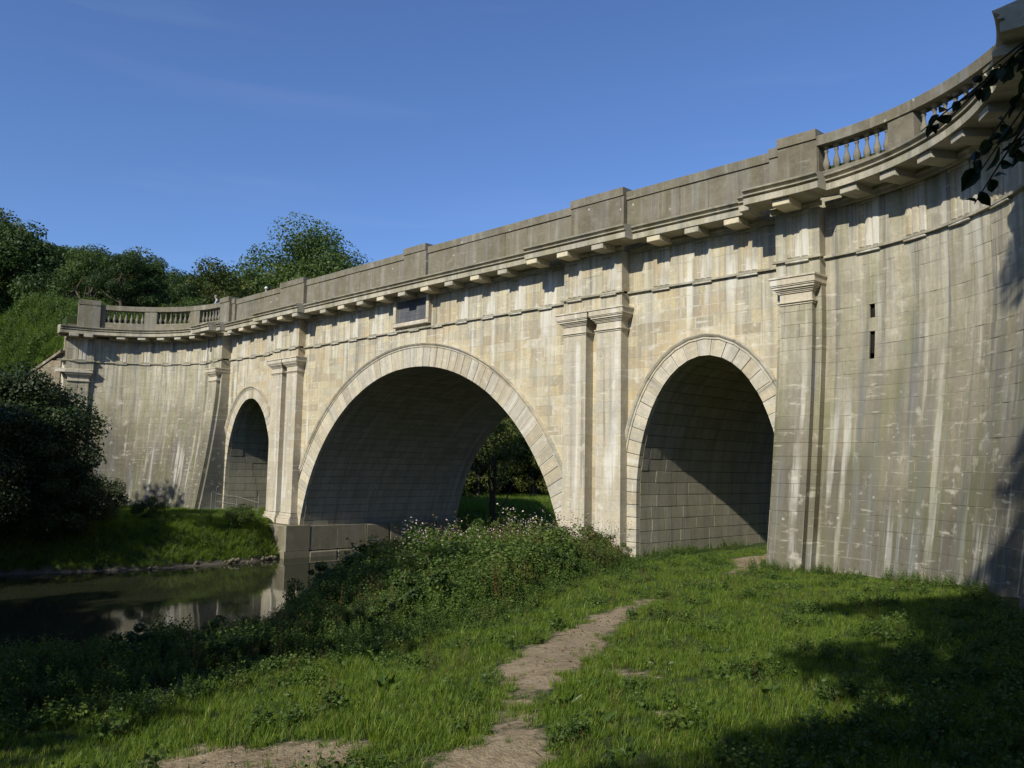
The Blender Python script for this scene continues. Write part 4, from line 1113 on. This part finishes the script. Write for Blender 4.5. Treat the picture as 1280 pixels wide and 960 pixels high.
def dcam(X, Y): return np.hypot(X - CAM.x, Y - CAM.y)
def lawn(X, Y): return (X > itp(Y, VEG) - .5) & ~inwing(X, Y) & (X < 33) & ((Y < -1) | ((X > 13) & (X < 18.8))) & (soil(X, Y) + (wnoise(X * 3, Y * 3) - .5) * .35 + (wnoise(X * 9, Y * 8) - .5) * .35 < .50)
def near(X, Y, r): return lawn(X, Y) & (r < np.clip(9 / dcam(X, Y), .25, 1) ** 1.2)
scatter('meadow_grass', GR, P := pts(150000, 14, 33, -24.5, 9, near, 1), .4, 1.0, 2, scl=.75 + .5 * wnoise(P[:, 0] * 1.1 + 3, P[:, 1] * 1.3))
scatter('long_grass', GL, pts(12000, 14, 33, -24, 6, lambda X, Y, r: lawn(X, Y) & (r < wnoise(X, Y) ** 3 * .6), 3), .35, .75, 4)
scatter('left_bank_grass', GL, pts(60000, -29, -8, -24, 4, lambda X, Y, r: (X < itp(Y, X_FAR) - .35) & ~inwing(X, Y, -.2), 5), .5, 1.1, 6)
scatter('embankment_grass', GL, pts(26000, -48, -28.4, -22, 8, lambda X, Y, r: (Y > -6.95 - (-28.16 - X) * .593 + .5) , 7), .8, 1.9, 8)
P = pts(5200, -48, -28.4, -20, 6, lambda X, Y, r: (Y > -6.95 - (-28.16 - X) * .593 + .7), 27); scatter('embankment_brambles', NE, P, .8, 1.7, 28, .3, scl=.6 + .7 * wnoise(P[:, 0], P[:, 1]))
scatter('far_meadow_grass', GL, pts(16000, -40, -8, 12, 46, lambda X, Y, r: (X < itp(Y, X_FAR) - .3), 9), 1.0, 2.0, 10)
# bank vegetation: nettles near the path edge, taller towards the river
def bank(X, Y): return (X < itp(Y, VEG) + .5 * (wnoise(X, Y) - .5)) & (X > itp(Y, X_NEAR) - .3) & ~inwing(X, Y)
P = pts(30000, 4, 26, -26, 7, lambda X, Y, r: bank(X, Y) & (r < .8), 11)
edge = np.clip((itp(P[:, 1], VEG) - P[:, 0]) / np.where(P[:, 1] < -14, 2.2, 1.2), .0, 1); left = np.clip((P[:, 1] + 15.5) / 5, 0, 1)
scatter('nettle_bank', NE, P, .75, 1.25, 12, .18, scl=(.24 + edge * (.24 + .68 * left)) * (.92 - .38 * np.clip((P[:, 1] + 7) / 4, 0, 1)) * (.55 + .5 * wnoise(P[:, 0] * .8, P[:, 1] * .8) + .45 * wnoise(P[:, 0] * 2.7 + 4, P[:, 1] * 2.3)))
def bal(X, Y, r):
    return bank(X, Y) & (itp(Y, VEG) - X > 1.6) & (Y > -11.5) & (Y < 1) & (wnoise(X * .9 + 2, Y * .9) > .35) & (r < .6)
SCR = coll('scrub', [bpy.data.objects.new('scrub', q_) for q_ in (tree_meshes('scrubA', 2.0, 1.1, 16, 150, .11, 'leaf3', 41, low=.0)[1], tree_meshes('scrubB', 1.7, 1.2, 16, 170, .09, 'nettle', 42, low=.0)[1], tree_meshes('scrubC', 2.2, .9, 14, 150, .12, 'leaf2', 43, low=.0)[1], tree_meshes('scrubD', 1.6, 1.0, 14, 150, .10, 'leaf', 44, low=.0)[1])])
P = pts(900, 4, 24, -23, .5, lambda X, Y, r: bank(X, Y) & (itp(Y, VEG) - X > .6) & (r < .10 + .45 * (wnoise(X * 1.1 + 5, Y * 1.3) > .55)), 71)
scatter('bank_scrub', SCR, P, .35, .85, 72, .2, scl=np.clip(.55 + (P[:, 1] + 18) / 20, .5, 1.0))
P = pts(2600, -22, -8, -22, 0, lambda X, Y, r: (X < itp(Y, X_FAR) - .3) & (X > itp(Y, X_FAR) - 4.5) & ~inwing(X, Y) & (r < wnoise(X * 1.4, Y * 1.2) ** 2), 73); scatter('left_bank_herbs', NE, P, .35, .9, 74, .2)
P = pts(2200, 4, 20, -12, 1.5, bal, 13); scatter('balsam_stand', BA_, P, .6, 1.3, 14, .16, scl=.7 + .5 * wnoise(P[:, 0] * 2.2, P[:, 1] * 2.6))
def stalk(seed):
    rs = np.random.RandomState(seed); k = 7; h = 1.35; a = rs.uniform(0, 6.28, k); bx_ = rs.normal(size=(k, 2)) * .12; tp = bx_ + rs.normal(size=(k, 2)) * .22; hh = h * rs.uniform(.6, 1.1, k); s_ = .006
    V = np.concatenate([np.stack([np.c_[bx_[:, 0] - s_, bx_[:, 1], 0 * hh], np.c_[bx_[:, 0] + s_, bx_[:, 1], 0 * hh], np.c_[tp, hh]], 1).reshape(-1, 3)]); T = np.arange(3 * k).reshape(k, 3)
    m_ = 60; w_ = rs.randint(0, k, m_); t = rs.uniform(.55, 1.02, m_)[:, None]; P_ = np.c_[bx_[w_] * (1 - t) + tp[w_] * t, hh[w_] * t[:, 0]]
    V2, T2 = cards(P_, rs.normal(size=(m_, 3)) + [0, 0, .6], np.full(m_, .05), np.full(m_, .022), rs, .2)
    return np.concatenate([V, V2]), np.concatenate([T, T2 + len(V)]), np.concatenate([np.full(k, .2), np.repeat(rs.uniform(0, .8, m_), 4)])
ST = coll('seed_stalks', [lib('seed_stalk', *stalk(300 + i), [M['brown']]) for i in range(4)])
P = pts(2400, 5, 24, -23, 0, lambda X, Y, r: bank(X, Y) & (itp(Y, VEG) - X > .5) & (r < wnoise(X * 1.3 + 7, Y * 1.1) ** 2 * .9), 17); scatter('dry_seed_stalks', ST, P, .45, 1.05, 18, .15, scl=np.clip(.5 + (P[:, 1] + 18) / 14, .45, 1))
scatter('low_herb_patches', LOW, pts(15000, 14, 33, -24, 2, lambda X, Y, r: lawn(X, Y) & ((wnoise(X * 1.9 + 3, Y * 1.7 + 1) > .70) | (X > 26.6 - .12 * (Y + 10)) | (itp(Y, VEG) + .3 > X)) & (r < .75), 15), .45, 1.15, 16, .2)

scatter('dry_grass_stalks', ST, pts(900, 17, 33, -24, -2, lambda X, Y, r: lawn(X, Y) & (r < .8), 41), .12, .32, 42, .3)
PB = coll('pebbles', [bpy.data.objects.new('pebble', m_) for m_ in [None]] if 0 else [])
def onsoil(X, Y): return soil(X, Y) > .5
scatter('sparse_path_grass', GR, pts(26000, 15, 29, -24, 9, lambda X, Y, r: (soil(X, Y) > .38) & (r < .55 * (wnoise(X * 5, Y * 4) > .55) * (1.15 - soil(X, Y))) & ~inwing(X, Y), 51), .25, .7, 52)
def wfoot(X, Y, r):
    rr_ = np.hypot(X - UR, Y + CW); b = ((X > UR) & (Y > -CW) & (rr_ > 6.25) & (rr_ < 6.9)) | ((X > 18.6) & (X <= UR) & (Y > -2.4) & (Y < -1.6))
    return b & (r < .25 + .6 * (wnoise(X * 2.1, Y * 2.3) > .5))
scatter('wall_foot_weeds', NE, pts(3600, 18.4, 29, -10, 0, wfoot, 81), .12, .5, 82, .25)
LF = coll('fallen_leaves', [lib('fallen_leaf', *cards(np.zeros((1, 3)), np.array([[1, .1, .15]]), np.array([.05]), np.array([.03]), np.random.RandomState(i)), np.full(4, i / 3), [M['brown']]) for i in range(4)])
scatter('fallen_leaf_litter', LF, pts(2600, 17, 30, -24, -2, lambda X, Y, r: r < .35 + .65 * onsoil(X, Y), 83, .012), .6, 1.2, 84, .3)
# docks and burdocks in the grass: individual plants
DK = [npmesh('leaf_rosette', *rosette(200 + i, 13, .20, .075, .45), [M['dock']]) for i in range(4)]
rs = np.random.RandomState(77)
DS = [(25.6, -18.0), (25.9, -17.4), (26.3, -18.4), (25.2, -17.2), (26.6, -17.2), (25.0, -15.6), (24.6, -14.9), (25.6, -15.2), (24.1, -13.9), (25.0, -14.2), (24.6, -13.2), (23.8, -12.9), (25.9, -14.4), (26.8, -16.3), (27.0, -18.9), (27.4, -18.0),
      (23.9, -12.0), (24.9, -12.6), (26.0, -13.2), (23.0, -19.4), (23.5, -18.6), (23.1, -18.9), (22.8, -17.9), (25.4, -16.7), (26.1, -16.0), (24.3, -15.4), (27.2, -15.2), (26.9, -20.1)]
for i, (x, y) in enumerate(DS):
    o = link('dock_plant', DK[i % 4], None, (x, y, float(height(x, y)))); o.rotation_euler.z = rs.uniform(0, 6.28); s_ = rs.uniform(.55, 1.0); o.scale = (s_, s_, s_)
    tag(o, 'broad-leaved dock plant in the grass right of the dirt path' if i < 19 or i > 22 else 'broad-leaved dock plant beside the nettles left of the path', 'plant', 'dock plants right of the path' if i < 19 or i > 22 else 'dock plants by the nettles')

# stones along the left shore -------------------------------------------------------------------
import bmesh
def rock(seed):
    rs = random.Random(seed); bm = bmesh.new(); bmesh.ops.create_icosphere(bm, subdivisions=1, radius=.5)
    for v in bm.verts: v.co *= rs.uniform(.7, 1.15); v.co.z *= .6
    me = bpy.data.meshes.new('shore_stone'); bm.to_mesh(me); bm.free(); me.materials.append(M['plinth']); return me
RK = [rock(i) for i in range(4)]; rr = random.Random(5)
for o_ in [bpy.data.objects.new('path_pebble', q_) for q_ in RK]: PB.objects.link(o_)
scatter('path_pebbles', PB, pts(5200, 15, 29, -24, 9, lambda X, Y, r: onsoil(X, Y) & ~inwing(X, Y), 61, -.004), .012, .05, 62, .8)
for i in range(30):
    y = rr.uniform(-8.5, -1.4) if i > 22 else rr.uniform(-4.6, -1.4); x = float(itp(y, X_FAR)) - rr.uniform(-.1, .6)
    o = link('shore_stone', RK[i % 4], None, (x, y, -.58 + rr.uniform(0, .16))); s_ = rr.uniform(.10, .34); o.scale = (s_, s_, s_); o.rotation_euler = (rr.uniform(0, 1), rr.uniform(0, 1), rr.uniform(0, 6))
    tag(o, 'pale rubble stone at the water edge below the left bank', 'stone', 'rubble stones along the left shore')

# fence in front of the left arch -----------------------------------------------------------------
fx = thing('metal_fence', 'thin metal post and rail fence across the small left arch', 'fence', (-17.9, -1.2, float(height(-17.9, -1.2))))
def fpart(name, pts_, r):
    mb = MB(); wood(mb, pts_, [r * .75] * len(pts_), 6); return mb.obj(name, M['metal'], fx, True)
fp = [(0, 0), (.42, .1), (2.6, .35), (4.9, .5)]
for i, (x, y) in enumerate(fp):
    h = 1.25 if i != 1 else 1.5
    p = [(x, y, -.4), (x, y, h)] + ([(x + .08, y, h + .12), (x + .3, y, h + .14)] if i == 1 else [])
    fpart('post', p, .035)
for z in (1.2, .75, .35): fpart('rail', [(.42, .1, z), (2.6, .35, z - .1), (4.9, .5, z - .35)], .022)

# people on the towpath ------------------------------------------------------------------------------
def human(name, label, loc, rz, shirt, trousers, hair, bend=.0, hat=None):
    t = thing(name, label, 'person', loc); t.rotation_euler.z = rz
    J = {'pel': ((0, 0, .95), .15), 'waist': ((0, .02 + bend * .2, 1.12), .135), 'chest': ((0, .03 + bend * .6, 1.34), .165), 'neckb': ((0, .02 + bend * .9, 1.47), .075), 'neck': ((0, .04 + bend * 1.05, 1.54), .058),
         'head': ((0, .06 + bend * 1.15, 1.64), .098), 'crown': ((0, .05 + bend * 1.15, 1.74), .075)}
    E = [('pel', 'waist'), ('waist', 'chest'), ('chest', 'neckb'), ('neckb', 'neck'), ('neck', 'head'), ('head', 'crown')]
    for s, k in ((1, 'r'), (-1, 'l')):
        sw = .12 * s
        J.update({'sh' + k: ((s * .17, .02 + bend * .8, 1.41), .065), 'el' + k: ((s * .23, .06 + bend * 1.0 + .05, 1.14), .045), 'wr' + k: ((s * .19, .30 + bend, 1.02), .032), 'hd' + k: ((s * .18, .38 + bend, 1.02), .036),
                  'hip' + k: ((s * .09, 0, .88), .10), 'kn' + k: ((s * .10, .02 + sw, .49), .06), 'an' + k: ((s * .10, -.02 + sw, .08), .042), 'toe' + k: ((s * .11, .16 + sw, .04), .036)})
        E += [('chest', 'sh' + k), ('sh' + k, 'el' + k), ('el' + k, 'wr' + k), ('wr' + k, 'hd' + k), ('pel', 'hip' + k), ('hip' + k, 'kn' + k), ('kn' + k, 'an' + k), ('an' + k, 'toe' + k)]
    keys = list(J); me = bpy.data.meshes.new('body'); me.from_pydata([J[k][0] for k in keys], [(keys.index(a), keys.index(b)) for a, b in E], [])
    ob = link('body', me, t); ob.modifiers.new('skin', 'SKIN').use_smooth_shade = True
    for i, k in enumerate(keys): me.skin_vertices[0].data[i].radius = (J[k][1], J[k][1] * (.75 if k in ('chest', 'waist', 'pel') else 1))
    me.skin_vertices[0].data[0].use_root = True
    ob.modifiers.new('sub', 'SUBSURF').levels = 1; ob.modifiers['sub'].render_levels = 2
    mt = NT(name + '_cloth_' + label[:6]); g = mt.n('TexCoord'); sp = mt.n('SeparateXYZ'); mt.l(g.outputs['Object'], sp.inputs[0])
    c = mt.mix(mt.ramp(sp.outputs['Z'], [(.93, 0), (.94, 1)], 'CONSTANT'), trousers, shirt)
    zz = mt.math('GREATER_THAN', sp.outputs['Z'], 1.50); c = mt.mix(zz, c, (.45, .28, .2)); c = mt.mix(mt.math('GREATER_THAN', sp.outputs['Y'], .27 + bend), c, (.45, .28, .2))
    mt.l(c, mt.b.inputs['Base Color']); me.materials.append(mt.m)
    mb = MB(); c0 = J['head'][0]
    n = 10; V = []; F = []; UVs = []
    for j in range(6):
        ph = math.pi / 2 * j / 5
        for i in range(n):
            a = 2 * math.pi * i / n; V.append((c0[0] + .108 * math.cos(a) * math.cos(ph), c0[1] - .015 + .118 * math.sin(a) * math.cos(ph), c0[2] + .02 + .125 * math.sin(ph) - (.05 if math.sin(a) < 0 and j == 0 else 0)))
    for j in range(5):
        for i in range(n): F.append([j * n + i, j * n + (i + 1) % n, (j + 1) * n + (i + 1) % n, (j + 1) * n + i])
    mb.add(V, F, [(0, 0)] * len(V), .5)
    mb.obj('sun_hat' if hat else 'hair', plain('hat_cloth' if hat else 'hair_colour', hat or hair), t, True)
    for nm, p, r in (('nose', (0, c0[1] + .10, c0[2] + .0), .016), ('ear', (.1, c0[1], c0[2]), .022), ('ear', (-.1, c0[1], c0[2]), .022)):
        bm = bmesh.new(); bmesh.ops.create_icosphere(bm, subdivisions=1, radius=r); m2 = bpy.data.meshes.new(nm); bm.to_mesh(m2); bm.free(); m2.materials.append(M['skin']); link(nm, m2, t, p)
M['skin'] = plain('skin', (.45, .28, .2))
human('person', 'person in a grey shirt leaning on the balustrade of the far wing', (-22.6, .75, 13.97), math.radians(160), (.36, .38, .42), (.08, .09, .12), (.2, .19, .18), .12)
human('person', 'person in a white hat half hidden behind the far parapet', (-17.6, 1.6, 13.98), math.radians(200), (.25, .3, .38), (.1, .1, .1), (.1, .08, .06), .0, hat=(.75, .75, .73))

# labels: alike things told apart by their order across the picture ---------------------------------
by = {}
for o in sc.objects:
    if o.parent is None and 'label' in o: by.setdefault(o['label'], []).append(o)
ORD = ['leftmost', 'second from left', 'third from left', 'fourth from left', 'fifth from left', 'sixth from left', 'seventh from left', 'eighth from left', 'ninth from left', 'tenth from left', 'eleventh from left', 'twelfth from left', 'thirteenth from left', 'fourteenth from left']
def azim(o):
    d = o.location - CAM; return d.dot(_r) / max(1e-3, d.dot(_f))
for lb, os_ in by.items():
    if 1 < len(os_) <= 14 and 'viewer' in lb:
        for k, o in enumerate(sorted(os_, key=lambda q: (q.location - CAM).length)): o['label'] = lb.replace('tall riverside tree', ['nearest', 'second nearest', 'third nearest', 'fourth nearest', 'fifth nearest', 'sixth nearest', 'seventh nearest', 'eighth nearest', 'ninth nearest', 'tenth nearest', 'eleventh nearest', 'farthest', 'remotest', 'last'][k] + ' tall riverside tree')
    elif 1 < len(os_) <= 14:
        for k, o in enumerate(sorted(os_, key=azim)):
            if len(lb.split()) + len(ORD[k].split()) <= 16: o['label'] = lb + ', ' + ORD[k]
            else: o['label'] = lb.replace('behind the joint of wing and bridge', 'behind the wing joint').replace('at the left edge of the wood', 'farthest left') + ', ' + ORD[k]
